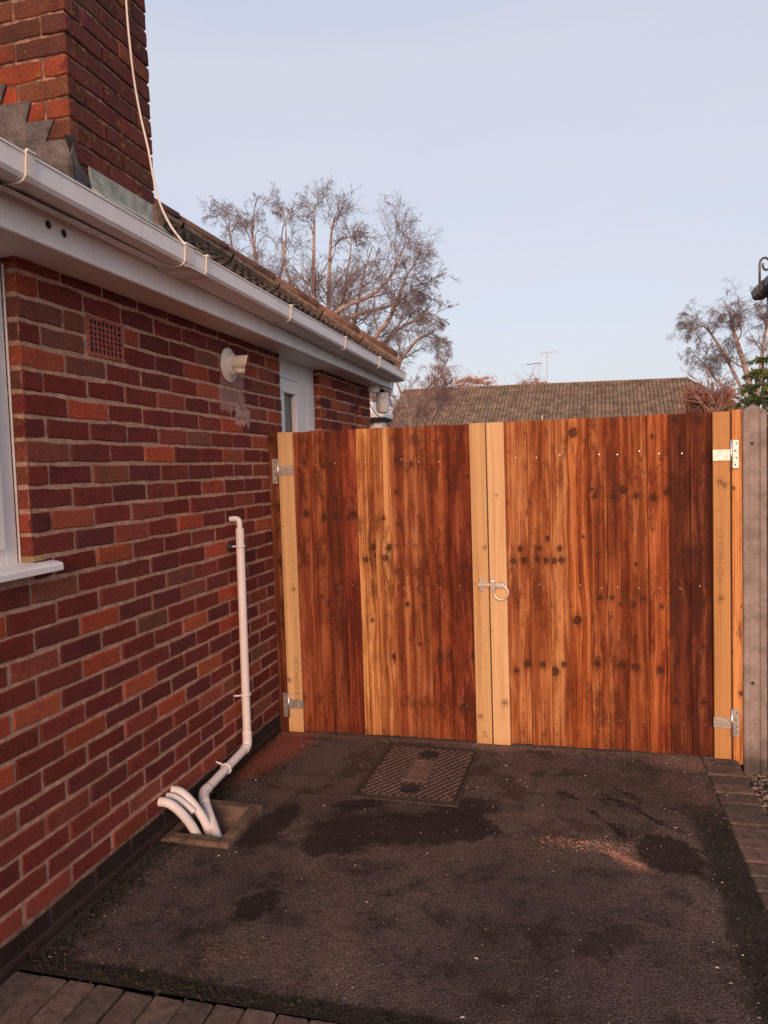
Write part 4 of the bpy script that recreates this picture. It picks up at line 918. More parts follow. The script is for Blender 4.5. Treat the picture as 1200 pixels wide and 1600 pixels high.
# strap hinges
def hinge(parent, px, side, z0, z1, sz0, sz1, xe):
    """side +1: the strap runs to the right of the knuckle (left gate)"""
    ox, oy, oz = parent.location; h = bpy.data.objects.new('hinge', None); COL.objects.link(h); h.parent = parent
    Yf = G - .0125
    b = MB(); x0, x1 = (px - .034, px - .006) if side > 0 else (px + .006, px + .034)
    b.box(x0 - ox, x1 - ox, Yf - .003 - oy, Yf - oy, z0, z1); o = b.obj('plate', M_GALV, h, bevel=.0008)
    b = MB()
    for k in range(4):
        zz = z0 + (z1 - z0) * (k + .5) / 4; xx = (x0 + x1) / 2 - ox + (.003 if k % 2 else -.003)
        b.add([(xx + .0042 * math.cos(a * .7854), Yf - .0034 - oy, zz + .0042 * math.sin(a * .7854)) for a in range(8)], [tuple(range(8))])
    b.obj('screw_holes', M_HOLE, h)
    MB().tube([(px - ox, Yf - .003 - oy, z0 - .002), (px - ox, Yf - .003 - oy, z1 + .002)], .0055, 10).obj('knuckle', M_STEEL, h, smooth=True)
    b = MB(); a0, a1 = (px + .004, xe) if side > 0 else (xe, px - .004)
    tip = .004
    pts = [(a0, sz0), (a1, sz0 + (tip if side > 0 else 0)), (a1, sz1 - (tip if side > 0 else 0)), (a0, sz1)]
    n = 4; vs = [(x - ox, Yf - .004 - oy, z) for x, z in pts] + [(x - ox, Yf - .0005 - oy, z) for x, z in pts]
    b.add(vs, [(0, 1, 2, 3), (7, 6, 5, 4)] + [(i, 4 + i, 4 + (i + 1) % 4, (i + 1) % 4) for i in range(4)]); b.obj('strap', M_GALV, h, bevel=.0008)
    xx = (a0 + a1) / 2 - ox - .01; b = MB(); b.add([(xx + .005 * math.cos(a * .7854), Yf - .0055 - oy, sz0 + .018 + .005 * math.sin(a * .7854)) for a in range(8)], [tuple(range(8))]); b.obj('bolt_head', M_STEEL, h)
hinge(gate_l, .055, 1, 1.412, 1.552, 1.458, 1.512, .146)
hinge(gate_l, .064, 1, .090, .226, .138, .192, .152)
hinge(gate_r, 2.378, -1, 1.425, 1.560, 1.463, 1.517, 2.296)
hinge(gate_r, 2.376, -1, .120, .252, .160, .212, 2.293)

# ring latch: bar, keep, staple and ring
lt = bpy.data.objects.new('ring_latch', None); COL.objects.link(lt); lt.parent = gate_r; lt.location = (1.276 - 2.378, -.0105, .845)
YF = 0
b = MB(); b.box(-.126, .0, YF - .010, YF - .006, .0, .020); b.obj('latch_bar', M_GALV, lt, bevel=.002)
b = MB(); b.box(-.052, -.034, YF - .004, YF, -.028, .045); b.box(-.052, -.034, YF - .016, YF - .012, -.006, .026); b.box(-.052, -.034, YF - .016, YF, -.010, -.006); b.box(-.052, -.034, YF - .016, YF, .026, .030); b.obj('staple', M_STEEL, lt, bevel=.001)
b = MB()
vs = [(.020 * math.cos(a), YF - .001, .008 + .020 * math.sin(a)) for a in [k * math.pi / 8 for k in range(16)]]; b.add(vs + [(x * .8, YF - .008, (z - .008) * .8 + .008) for x, _, z in vs], [tuple(range(16, 32))] + [(k, (k + 1) % 16, 16 + (k + 1) % 16, 16 + k) for k in range(16)]); b.box(-.030, .030, YF - .003, YF, .000, .016); b.obj('rose', M_GALV, lt)
ring = [(.0 + .036 * math.sin(2 * math.pi * k / 36), YF - .014 - .004 * (1 - math.cos(2 * math.pi * k / 36)), -.030 + .036 * math.cos(2 * math.pi * k / 36)) for k in range(37)]
MB().tube(ring, .0038, 8, cap=False).obj('ring', M_STEEL, lt, smooth=True)
MB().tube([(0, YF, .006), (0, YF - .018, .006)], .008, 10).obj('spindle', M_STEEL, lt)
kp = bpy.data.objects.new('latch_keep', None); COL.objects.link(kp); kp.parent = gate_l; kp.location = (1.172 - .055, -.0105, .845)
MB().box(-.009, .009, -.003, 0, -.028, .048).box(-.009, -.005, -.020, 0, -.008, -.003).box(-.006, .003, -.020, -.016, -.026, .006).obj('keep_plate', M_STEEL, kp, bevel=.001)

# printed timber grading marks on the stiles, running up the wood
M_INK = mat_simple('printed_ink', (0.26, .14, .06), .8, 200, .6)
def printed(txt, parent, x, z, size, flip=False, spacing=1.0, bold=0.0):
    c = bpy.data.curves.new('print', 'FONT'); c.body = txt; c.size = size; c.space_character = spacing; c.offset = bold
    o = bpy.data.objects.new('tmp', c); COL.objects.link(o); bpy.context.view_layer.update()
    me = bpy.data.meshes.new_from_object(o.evaluated_get(bpy.context.evaluated_depsgraph_get())); bpy.data.objects.remove(o)
    o = link('printed_mark', me, parent, M_INK); o['kind'] = 'stuff'; px, py, pz = parent.location
    # stand the text up against the face (normal -Y) and turn it a quarter turn
    o.matrix_local = Matrix.Translation((x, -.0006, z)) @ Matrix.Rotation(math.pi / 2, 4, 'X') @ Matrix.Rotation(math.pi / 2 if not flip else -math.pi / 2, 4, 'Z')
    return o
printed('CE GTPH C24', s1, .074, .185, .040, spacing=1.0); printed('24', s2, .058, .03, .042); printed('CE GTPH C24', s4, .016, 1.135, .042, True)
def worn_print(parent, x, z0, z1, h, seed):
    # rows of print too worn to read: short strokes only
    r = random.Random(seed); b = MB(); z = z0
    while z < z1:
        if r.random() < .2: z += h * 1.4; continue
        for _ in range(r.choice((1, 2, 2))):
            xa = x + r.uniform(0, h * .3); zb = z + r.uniform(0, h * .35); L_ = r.uniform(.35, .8) * h
            if r.random() < .6: q = [(xa, zb), (xa + L_, zb), (xa + L_, zb + .0016), (xa, zb + .0016)]
            else: q = [(xa, zb), (xa + .0016, zb), (xa + .0016, zb + L_ * .6), (xa, zb + L_ * .6)]
            b.add([(p_, -.0006, q_) for p_, q_ in q], [(0, 1, 2, 3)])
        z += h * .62
    o = b.obj('worn_print', M_INK, parent); o['kind'] = 'stuff'
worn_print(s1, .036, .62, 1.22, .016, 1); worn_print(s1, .058, .55, 1.05, .012, 2); worn_print(s2, .030, .45, .80, .015, 3); worn_print(s2, .052, .20, .60, .012, 4); worn_print(s4, .010, .30, .78, .014, 5)

# posts
pl = board('gate_post', M_WOOD, None, -.010, .050, -.02, 1.708, G + .001, .075, tonec=(.25, .095, .045), dark=.62, knots=[(.045, 1.28, .022), (.045, .98, .024), (.048, .62, .020), (.01, 1.66, .018)], seed=77, bev=.003)
tag(pl, 'dark brown timber gate post fixed to the brick wall', 'post')
pr_ = board('hanging_batten', M_WOOD, None, 2.383, 2.4275, -.024, 1.704, G - .004, .07, tonec=(.56, .235, .075), dark=.22, knots=[(2.39, 1.33, .006), (2.42, .33, .010)], seed=91, bev=.003)
tag(pr_, 'narrow orange timber batten carrying the right hand gate hinges', 'post')
# concrete post: two raised edges, sunken middle, pointed top
b = MB(); x0, x1 = 2.4305, 2.536; y0 = G - .004
prof = [(x0, y0 + .005), (x0 + .005, y0), (x0 + .026, y0), (x0 + .034, y0 + .008), (x1 - .034, y0 + .008), (x1 - .026, y0), (x1 - .005, y0), (x1, y0 + .005), (x1, y0 + .105), (x0, y0 + .105)]
n = len(prof); zt = 1.695
vs = [(x, y, -.4) for x, y in prof] + [(x, y, zt) for x, y in prof] + [((x0 + x1) / 2 + .0, y0 + .05, zt + .035)]
b.add(vs, [(i, (i + 1) % n, n + (i + 1) % n, n + i) for i in range(n)] + [(n + i, n + (i + 1) % n, 2 * n) for i in range(n)] + [tuple(range(n - 1, -1, -1))])
cp = b.obj('concrete_post', M_CONC); tag(cp, 'ribbed grey concrete fence post with a pointed top beside the right hand gate', 'post')
for z in (1.54, .382):
    o = lathe_x('bolt_hole', [(0, .0005), (0, .0085)], M_HOLE, cp, 14); o.rotation_euler = (0, 0, -math.pi / 2); o.location = (2.473, y0 + .0072, z)

# dark fence beyond the post, seen as a sliver at the edge
fe = thing('side_fence', 'dark weathered board fence behind the concrete post at the right edge', 'fence', (2.55, 3.92, 0))
for k in range(14):
    board('fence_board', M_WOOD, fe, 2.545 + k * .1, 2.643 + k * .1, -.1, 1.62 + random.uniform(-.01, .01), 3.92 + (.006 if k % 2 else 0), .018, tonec=(.09, .055, .035), dark=.8, seed=k * 3 + 200)
for z in (.3, 1.3): board('fence_rail', M_WOOD, fe, 2.545, 3.94, z, z + .08, 3.945, .04, tonec=(.09, .055, .035), dark=.8, seed=z)

# gravel and leaf litter beyond the setts; chips and grit on the drive
def scatter(name, n, box, size, z, mat, seed, flat=.5, fn=None):
    r = np.random.default_rng(seed); V = []; Fc = []
    b = MB()
    for _ in range(n):
        x, y = r.uniform(box[0], box[1]), r.uniform(box[2], box[3])
        if fn:
            q = fn(r)
            if q is None: continue
            x, y = q
        s = size * r.uniform(.4, 1.3) * (1 + (r.random() < .06) * 1.2); a = r.uniform(0, 6.28); vs = []
        for k in range(5):
            rad = s * r.uniform(.6, 1.1); vs.append((x + rad * math.cos(a + k * 1.2566), y + rad * .75 * math.sin(a + k * 1.2566), z + r.uniform(0, s * .25)))
        vs.append((x, y, z + s * flat)); b.add(vs, [(k, (k + 1) % 5, 5) for k in range(5)])
    o = b.obj(name, mat); o['kind'] = 'stuff'; return o
t = NT('gravel'); p = t.pos(); c = t.mix(t.step(t.noise(p, 45, 2, .5), .35, .65), (0.06, .045, .035), (0.30, .22, .17)); M_GRAV = t.done(c, .9)
gv = MB().box(2.405, 9, -4, 9, -.11, -.075).obj('verge', M_SOIL); gv['kind'] = 'structure'
tag(scatter('gravel', 5200, (2.41, 3.0, 2.3, 4.3), .011, -.074, M_GRAV, 5, .8), 'loose pale gravel and leaf litter right of the setts', 'gravel', kind='stuff')
t = NT('chips'); p = t.pos(); c = t.mix(t.step(t.noise(p, 30, 2, .5), .4, .62), (0.16, .11, .085), (0.62, .50, .42)); M_CHIP = t.done(c, .85)
def f1(r):
    q = r.random()
    if q < .30: return (r.uniform(.1, 2.2), r.uniform(1.85, 3.84))
    if q < .45: return (r.uniform(.6, 2.2), 3.84 - abs(r.normal(0, .09)))
    if q < .60: return (r.uniform(1.1, 2.3), r.uniform(3.1, 3.8))
    if q < .72: return (r.normal(.12, .06), r.uniform(1.8, 3.8))
    if q < .80: return (r.normal(2.12, .06), r.uniform(2.0, 3.6))
    if q < .92: return (r.normal(1.68, .13), r.normal(2.86, .035))
    return (r.normal(.95, .3), r.normal(3.35, .25))
tag(scatter('scattered_chips', 2100, (.1, 2.2, 1.85, 3.8), .0028, .0025, M_CHIP, 9, .5, f1), 'pale wood chips and grit scattered over the dark asphalt', 'chips', kind='stuff')
M_SAW = mat_simple('sawdust', (0.55, 0.27, 0.17), .95, 80, .3)
def f2(r):
    u = r.random(); 
    if u < .45: return (1.50 + .36 * r.random(), 2.885 - .02 * r.random() + r.normal(0, .028))
    if u < .75:
        k = r.random(); return (1.76 + .12 * k + r.normal(0, .01), 2.84 - .10 * k + r.normal(0, .012))
    return (r.normal(2.22, .08), r.normal(3.76, .06))
tag(scatter('sawdust', 1600, (0, 1, 0, 1), .0022, .0018, M_SAW, 12, .4, f2), 'pinkish sawdust trail swept across the asphalt', 'sawdust', kind='stuff')
M_RED = mat_simple('red_dust', (0.35, 0.10, 0.06), .95, 80, .4)
def f3(r): return (abs(r.normal(0.03, .07)) + .02, r.uniform(3.2, 3.83))
tag(scatter('brick_crumbs', 1200, (0, 1, 0, 1), .0022, .0018, M_RED, 13, .5, f3), 'red brick dust and crumbs in the corner by the gate', 'brick dust', kind='stuff')
M_MOSSD = mat_simple('dark_moss', (0.018, .015, .008), .95, 60, .7)
def f4(r):
    q = r.random()
    if q < .35: return (r.uniform(.05, 2.2), 1.825 + r.normal(0, .018))
    if q < .7: return (2.17 + r.normal(0, .035), r.uniform(1.2, 3.3))
    return (.03 + abs(r.normal(0, .04)), r.uniform(1.8, 3.1))
tag(scatter('moss_tufts', 3800, (0, 1, 0, 1), .006, .0, M_MOSSD, 14, .9, f4), 'dark moss and silt along the edges of the asphalt', 'moss', kind='stuff')

# ------------------------------------------------------------------ things beyond the gate
def at(px, py, Y):
    """the point at distance Y (metres up the drive) on the line of sight of photograph pixel (px, py)"""
    v = CR * (px - 600) + CU * (800 - py) + CF * F_PX; v = v * (Y / v.y); return CAM_LOC + v

def tubes(P, R, k):
    """P: (N, m, 3) polylines, R: (N, m) radii -> verts, quads"""
    N, m, _ = P.shape
    T = np.empty_like(P); T[:, 1:-1] = P[:, 2:] - P[:, :-2]; T[:, 0] = P[:, 1] - P[:, 0]; T[:, -1] = P[:, -1] - P[:, -2]
    T /= np.linalg.norm(T, axis=2, keepdims=True) + 1e-9
    A = np.cross(T, np.array([0.31, 0.2, 0.93])); A /= np.linalg.norm(A, axis=2, keepdims=True) + 1e-9; B = np.cross(T, A)
    an = np.arange(k) * 2 * np.pi / k
    V = P[:, :, None, :] + R[:, :, None, None] * (A[:, :, None, :] * np.cos(an)[None, None, :, None] + B[:, :, None, :] * np.sin(an)[None, None, :, None])
    V = V.reshape(-1, 3)
    n = np.arange(N)[:, None, None] * (m * k); i = np.arange(m - 1)[None, :, None] * k; j = np.arange(k)[None, None, :]; j2 = (j + 1) % k
    F = np.stack([n + i + j, n + i + j2, n + i + k + j2, n + i + k + j], axis=-1).reshape(-1, 4)
    return V, F
def np_mesh(name, parts, mat, parent, smooth=True):
    off = 0; Vs = []; Fs = []
    for V, F in parts: Vs.append(V); Fs.append(F + off); off += len(V)
    V = np.concatenate(Vs).astype(np.float32); F = np.concatenate(Fs).astype(np.int32); q = F.shape[1]
    me = bpy.data.meshes.new(name); me.vertices.add(len(V)); me.vertices.foreach_set('co', V.ravel())
    me.loops.add(F.size); me.loops.foreach_set('vertex_index', F.ravel()); me.polygons.add(len(F))
    me.polygons.foreach_set('loop_start', np.arange(len(F), dtype=np.int32) * q)
    me.update(calc_edges=True); me.validate()
    if smooth: me.polygons.foreach_set('use_smooth', [True] * len(me.polygons))
    return link(name, me, parent, mat)
def kids(P, R, c, ratio, ang, m, droop=0.0, up=0.0, tmin=.2, rf=.6, wig=.06, lens=None, rmin=.004):
    N, mp, _ = P.shape; c = int(c)
    t = rng.uniform(tmin, .98, (N, c)); f = t * (mp - 1); i = np.minimum(f.astype(int), mp - 2); w_ = (f - i)[..., None]
    ar = np.arange(N)[:, None]
    base = P[ar, i] * (1 - w_) + P[ar, i + 1] * w_; tan = P[ar, i + 1] - P[ar, i]; tan /= np.linalg.norm(tan, axis=2, keepdims=True) + 1e-9
    rad = (R[ar, i] * (1 - w_[..., 0]) + R[ar, i + 1] * w_[..., 0]) * rf
    pl = np.linalg.norm(P[:, 1:] - P[:, :-1], axis=2).sum(1)[:, None]
    rnd = rng.normal(size=(N, c, 3)); perp = rnd - (rnd * tan).sum(2, keepdims=True) * tan; perp /= np.linalg.norm(perp, axis=2, keepdims=True) + 1e-9
    a = np.radians(ang) * rng.uniform(.6, 1.3, (N, c, 1)); d = tan * np.cos(a) + perp * np.sin(a); d[..., 2] += up; d /= np.linalg.norm(d, axis=2, keepdims=True)
    L = pl * ratio * (1.15 - .6 * t) * rng.uniform(.6, 1.25, (N, c)); L = L[..., None, None]
    s = np.linspace(0, 1, m)[None, None, :, None]
    C = base[:, :, None, :] + d[:, :, None, :] * s * L
    wv = rng.normal(size=(N, c, m, 3)) * wig * L; wv[:, :, 0] = 0; C = C + np.cumsum(wv, axis=2) * .5
    C[..., 2] += (-droop * (s ** 2) * L)[..., 0]
    taper = np.linspace(1, .45, m)[None, None, :]
    RR = np.maximum(rad[..., None] * taper, rmin)
    return C.reshape(-1, m, 3), RR.reshape(-1, m)
def limb(pts, r0, r1, Yd, n=14):
    P = [at(px, py, Yd + dy) for px, py, dy in pts]; sp = spline(P, 6); sp = np.array([tuple(p) for p in sp])
    idx = np.linspace(0, len(sp) - 1, n); i = np.minimum(idx.astype(int), len(sp) - 2); w_ = (idx - i)[:, None]
    return sp[i] * (1 - w_) + sp[i + 1] * w_, np.linspace(r0, r1, n)
def mat_bark(name, a, b_):
    t = NT(name); p = t.pos(); c = t.mix(t.step(t.noise(t.map(p, (3, 3, 8)), 1, 4, .7), .4, .62), a, b_); return t.done(c, .9, spec=.2)
M_BIRCH = mat_bark('birch_bark', (0.46, 0.36, 0.31), (0.22, 0.155, 0.13)); M_LIMB = mat_bark('limb_bark', (0.33, 0.245, 0.22), (0.19, 0.135, 0.12))
M_TWIG = mat_simple('twigs', (0.25, 0.19, 0.195), .9, 3, .3); M_RTWIG = mat_simple('red_twigs', (0.36, 0.21, 0.18), .9, 3, .3)

def bare_tree(name, label, Yd, limbs, c1, c2, c3, c4, trunkmat=M_BIRCH, twigmat=M_TWIG, droop=.35, group='bare trees beyond the gate', k1=.34, foot=None, up=.1, tw=1.0, l1=.55):
    c1 = int(c1 * 1.45); c2 = int(c2 * 1.3); c3 = int(c3 * 1.15)
    P0, R0 = zip(*[limb(l[0], l[1], l[2], Yd) for l in limbs]); P0 = np.stack(P0); R0 = np.stack(R0)
    root = thing(name, label, 'tree', tuple(foot), group)
    o_ = Vector(foot)
    def sh(P): return P - np.array(tuple(o_))
    tr = tubes(sh(P0), R0, 8)
    P1, R1 = kids(P0, R0, c1, k1, 42, 8, droop * .15, up, .15, .34, .07, rmin=.007)
    P2, R2 = kids(P1, R1, c2, .62, 40, 6, droop * .25, up * .5, .12, .5, .08, rmin=.0045 * tw)
    P3, R3 = kids(P2, R2, c3, l1, 42, 5, droop * .5, 0, .1, .6, .08, rmin=.0028 * tw)
    parts = [tubes(sh(P1), R1, 5), tubes(sh(P2), R2, 4)]
    np_mesh('trunk', [tr], trunkmat, root); np_mesh('branches', parts, M_LIMB, root)
    tp = [tubes(sh(P3), R3, 3)]
    if c4: P4, R4 = kids(P3, R3, c4, .62, 45, 4, droop * .8, -.05, .1, .6, .10, rmin=.0018 * tw); tp.append(tubes(sh(P4), R4, 3))
    o = np_mesh('twigs', tp, twigmat, root); o['kind'] = 'stuff'; return root

YT = 20
bare_tree('birch_tree', 'slim pale birch with a single thin trunk, leftmost behind the roof', 21, [
    ([(420, 620, 0), (412, 500, 0), (404, 430, 0), (396, 380, 0), (394, 350, 0), (398, 330, 0)], .10, .010),
    ([(415, 560, 0), (385, 470, .4), (365, 400, .5), (358, 360, .5), (358, 340, .3), (350, 335, .3)], .05, .008),
    ([(414, 540, 0), (430, 460, -.5), (445, 400, -.6), (446, 350, -.5), (438, 330, -.4)], .05, .008)],
    10, 6, 6, 5, foot=at(425, 690, 21), droop=.4, k1=.22)
bare_tree('birch_tree', 'tall bare birch with two upright pale trunks above the roof hip', YT, [
    ([(490, 660, 0), (490, 560, 0), (491, 480, 0), (490, 410, 0), (491, 350, 0), (492, 318, 0)], .12, .010),
    ([(512, 660, 0), (512, 540, .3), (514, 450, .4), (516, 390, .4), (520, 350, .3), (530, 325, .3)], .09, .009),
    ([(490, 600, 0), (470, 500, .8), (450, 430, 1.2), (440, 370, 1.3), (450, 335, 1.2)], .06, .008),
    ([(512, 560, .3), (535, 470, -.8), (546, 405, -1), (550, 370, -1)], .05, .008)],
    9, 6, 6, 6, foot=at(500, 700, YT), droop=.3, k1=.23)
bare_tree('spreading_tree', 'broad bare tree with crooked limbs spreading right over the end of the roof', 18.5, [
    ([(545, 680, 0), (535, 560, 0), (520, 500, 0), (535, 480, 0), (580, 462, 0), (608, 435, 0), (626, 400, 0), (634, 375, 0)], .10, .010),
    ([(520, 515, 0), (540, 498, .4), (570, 488, .5), (610, 478, .6), (640, 458, .7), (668, 445, .7)], .08, .010),
    ([(590, 640, 0), (578, 545, 0), (605, 505, -.4), (622, 465, -.6), (636, 430, -.8), (650, 410, -.8)], .09, .010),
    ([(588, 560, 0), (615, 520, .6), (650, 500, .8), (672, 490, .9), (690, 500, .9)], .07, .009),
    ([(600, 640, -.3), (620, 575, -.5), (640, 545, -.6), (660, 525, -.7), (680, 530, -.7)], .07, .010),
    ([(545, 600, 0), (555, 500, .8), (568, 430, 1.2), (582, 385, 1.3)], .07, .009)],
    9, 6, 6, 6, foot=at(570, 710, 18.5), droop=.25, k1=.32)
bare_tree('thicket_tree', 'low reddish twiggy tree behind the far corner of the house', 16, [
    ([(640, 720, 0), (640, 650, 0), (625, 610, 0), (615, 585, 0)], .05, .012),
    ([(645, 720, 0), (650, 650, .3), (665, 610, .4), (690, 590, .4)], .05, .012),
    ([(610, 720, 0), (605, 670, -.3), (600, 640, -.3), (590, 615, -.3)], .04, .012),
    ([(650, 720, 0), (672, 660, -.4), (690, 625, -.4), (700, 600, -.4)], .04, .010)],
    8, 5, 6, 5, foot=at(640, 740, 16), trunkmat=M_LIMB, twigmat=M_RTWIG, droop=.15, k1=.42)
bare_tree('birch_tree', 'weeping bare birch with arching twigs behind the right end of the tiled roof', 26, [
    ([(1185, 760, 0), (1175, 620, 0), (1150, 530, 0), (1146, 520, 0), (1140, 508, 0)], .12, .010),
    ([(1175, 640, 0), (1140, 570, .5), (1110, 520, .6), (1092, 508, .6), (1080, 520, .6)], .06, .010),
    ([(1178, 660, 0), (1190, 560, -.5), (1200, 500, -.6), (1215, 470, -.6)], .08, .015),
    ([(1176, 640, 0), (1125, 600, .9), (1100, 568, 1), (1084, 556, 1)], .05, .009),
    ([(1185, 700, 0), (1240, 580, .4), (1270, 520, .5)], .09, .015)],
    10, 6, 7, 6, foot=at(1185, 790, 26), droop=.55, k1=.30)
# autumn leaves on shrubs: leaf sized faces through the crown
def leaf_cloud(name, blobs, n, size, mat, parent, squash=.8):
    Vs = []; C = []
    tot = sum(b_[3] * b_[4] * b_[5] for b_ in blobs)
    for cx, cy, cz, rx_, ry_, rz_ in blobs:
        m = int(n * rx_ * ry_ * rz_ / tot); d = rng.normal(size=(m, 3)); d /= np.linalg.norm(d, axis=1, keepdims=True); rr_ = np.abs(rng.normal(0, .62, (m, 1)))
        C.append(np.array([cx, cy, cz]) + d * rr_ * np.array([rx_, ry_, rz_]))
    C = np.concatenate(C); m = len(C); a = rng.normal(size=(m, 3)); a /= np.linalg.norm(a, axis=1, keepdims=True); b_ = np.cross(a, rng.normal(size=(m, 3))); b_ /= np.linalg.norm(b_, axis=1, keepdims=True)
    s = size * rng.uniform(.6, 1.3, (m, 1)); V = np.stack([C - a * s, C - b_ * s * .5, C + a * s, C + b_ * s * .5], axis=1).reshape(-1, 3); F = np.arange(m * 4).reshape(-1, 4)
    o = np_mesh(name, [(V, F)], mat, parent, False); o['kind'] = 'stuff'; return o
t = NT('autumn_leaves'); p = t.pos(); c = t.mix(t.step(t.noise(p, 2.2, 3), .35, .65), (0.25, 0.075, 0.035), (0.42, 0.17, 0.08)); M_AUT = t.done(c, .8)
t = NT('pale_autumn_leaves'); p = t.pos(); c = t.mix(t.step(t.noise(p, 2.2, 3), .35, .65), (0.42, 0.18, 0.10), (0.58, 0.32, 0.21)); M_AUT2 = t.done(c, .8)
def autumn(label, px, py, Yd, rpx, rpy, n, name='autumn_tree'):
    c = at(px, py, Yd); f = Vector((c.x, c.y, 0)); r = rpx / 1154 * Yd; h = rpy / 1154 * Yd
    root = thing(name, label, 'tree', tuple(f), 'autumn trees beyond the gate')
    P0 = []; 
    for k in range(6):
        a = rng.uniform(0, 6.28); e = Vector((c.x + math.cos(a) * r * .6, c.y + math.sin(a) * r * .6, c.z + h * rng.uniform(.3, .9))) - f
        P0.append([tuple(Vector((0, 0, 0)).lerp(e, s) + Vector((0, 0, (s - s * s) * h * .8))) for s in np.linspace(0, 1, 10)])
    P0 = np.array(P0); R0 = np.tile(np.linspace(.07, .02, 10), (6, 1)); np_mesh('trunk', [tubes(P0, R0, 6)], M_LIMB, root)
    P1, R1 = kids(P0, R0, 10, .35, 45, 6, .1, .1, .4); P2, R2 = kids(P1, R1, 7, .5, 45, 5, .1, .1, .2)
    tw_ = np_mesh('twigs', [tubes(P1, R1, 4), tubes(P2, R2, 3)], M_RTWIG, root); tw_['kind'] = 'stuff'
    bl_ = [(rng.uniform(-.7, .7) * r, rng.uniform(-.6, .6) * r, c.z + rng.uniform(-.6, .6) * h, r * rng.uniform(.3, .55), r * .42, h * rng.uniform(.25, .45)) for _ in range(16)]
    leaf_cloud('foliage', bl_, n, .028 * Yd / 20, M_AUT if Yd < 30 else M_AUT2, root); return root
autumn('rust brown shrub filling the gap right of the tiled roof', 1112, 628, 18, 40, 38, 11000, 'autumn_shrub')
autumn('small orange treetop rising behind the left of the far tiled ridge', 738, 600, 78, 36, 13, 1700)
autumn('tiny bare orange treetop just left of the aerial above the ridge', 828, 600, 80, 20, 12, 500)

# conifer at the right edge and a low sprig of it just over the gate
t = NT('conifer_needles'); p = t.pos(); c = t.mix(t.step(t.noise(p, 3.5, 4, .6), .38, .66), (0.12, 0.18, 0.05), (0.50, 0.50, 0.12)); M_CON = t.done(c, .75)
def conifer(name, label, base, top, rad, tiers, cat='tree'):
    f = Vector(base); h = top - f.z; root = thing(name, label, cat, tuple(f))
    MB().tube([(0, 0, 0), (0.02, 0, h * .5), (0, 0, h)], [.06, .035, .008], 7).obj('trunk', M_LIMB, root, smooth=True)
    P = []; 
    for k in range(tiers):
        z = h * (.30 + .68 * (k / tiers)); L = rad * (1 - (k / tiers)) ** .8 + .05
        for q in range(9):
            a = q * .698 + k * .4 + rng.uniform(-.2, .2); L2 = L * rng.uniform(.75, 1.15)
            P.append([(math.cos(a) * L2 * s, math.sin(a) * L2 * s, z + L2 * (.12 * s - .35 * s * s) + .0) for s in np.linspace(0, 1, 6)])
    P = np.array(P); R0 = np.tile(np.linspace(.010, .004, 6), (len(P), 1)); P1, R1 = kids(P, R0, 14, .38, 55, 4, .25, 0, .1, .6, .04, rmin=.003)
    np_mesh('branches', [tubes(P, R0, 4)], M_LIMB, root)
    # needles: short blades along every spray
    Q, RQ = kids(P1, R1, 16, .28, 50, 2, .15, 0, .02, .6, .0, rmin=.004); o = np_mesh('needles', [tubes(P1, R1 * 1.6, 3), tubes(Q, RQ, 3)], M_CON, root); o['kind'] = 'stuff'
    return root
cb = at(1192, 700, 9.5)
conifer('conifer', 'green conifer with yellow tipped sprays behind the concrete post', (cb.x, cb.y, -.1), at(1180, 532, 9.5).z, .75, 13)
sp = thing('garden_shrub', 'low mossy green sprig showing over the top right corner of the gate', 'shrub', (2.42, 4.75, -.1))
P = []
for k in range(26):
    a = rng.uniform(2.4, 3.5) if k % 3 else rng.uniform(0, 6.28); L = rng.uniform(.12, .27); z0_ = rng.uniform(1.62, 1.80) 
    P.append([(0 + math.cos(a) * L * s, .05 + math.sin(a) * L * s * .6, z0_ + .06 * s - .08 * s * s + .0) for s in np.linspace(0, 1, 6)])
P = np.array(P); R0 = np.tile(np.linspace(.006, .002, 6), (len(P), 1)); P1, R1 = kids(P, R0, 14, .3, 50, 3, .1, 0, .1, .6, .04, rmin=.0018)
MB().tube([(0, .05, 0), (0.01, .05, .9), (0, .05, 1.82)], [.02, .015, .006], 7).obj('stem', M_LIMB, sp, smooth=True)
Q, RQ = kids(P1, R1, 9, .3, 50, 2, .1, 0, .02, .6, 0, rmin=.002); o = np_mesh('foliage', [tubes(P, R0, 4), tubes(P1, R1, 3), tubes(Q, RQ, 3)], M_CON, sp); o['kind'] = 'stuff'

# far house: a long tiled roof, brick walls under it, a stub of chimney and an aerial
RA, RBp = at(640, 609, 64), at(1071, 592, 64)
RA = Vector((RA.x, 64, (RA.z + RBp.z) / 2 + .05)); RBp = Vector((RBp.x, 63.2, at(1071, 592, 63.2).z)); RA.z = at(640, 610, 64).z; 
rd = (RBp - RA).normalized(); fr = Vector((rd.y, -rd.x, 0)).normalized(); slope = (fr * math.cos(R_(30)) + Vector((0, 0, -math.sin(R_(30)))))
fh = thing('far_bungalow', 'long low house beyond the gate, only its brown tiled roof showing', 'house', (RA.x, RA.y, 0)); fo = Vector((RA.x, RA.y, 0))
LR = (RBp - RA).length; SL = 8.4
M_FT = NT('far_tiles'); t = M_FT; p = t.pos(); vt = t.n('Attribute', attribute_name='tone').outputs['Color']
c = t.mix(1.0, t.mix(t.step(t.noise(p, 1.5, 4), .35, .65), (0.16, 0.113, 0.078), (0.26, 0.19, 0.135)), vt, 'MULTIPLY'); M_FT = t.done(c, .95)
nx, ns = int((LR + 6) / .30), int(SL / .30); V = []; Fq = []; tn = []
nn = slope.cross(rd); nn = nn if nn.z > 0 else -nn
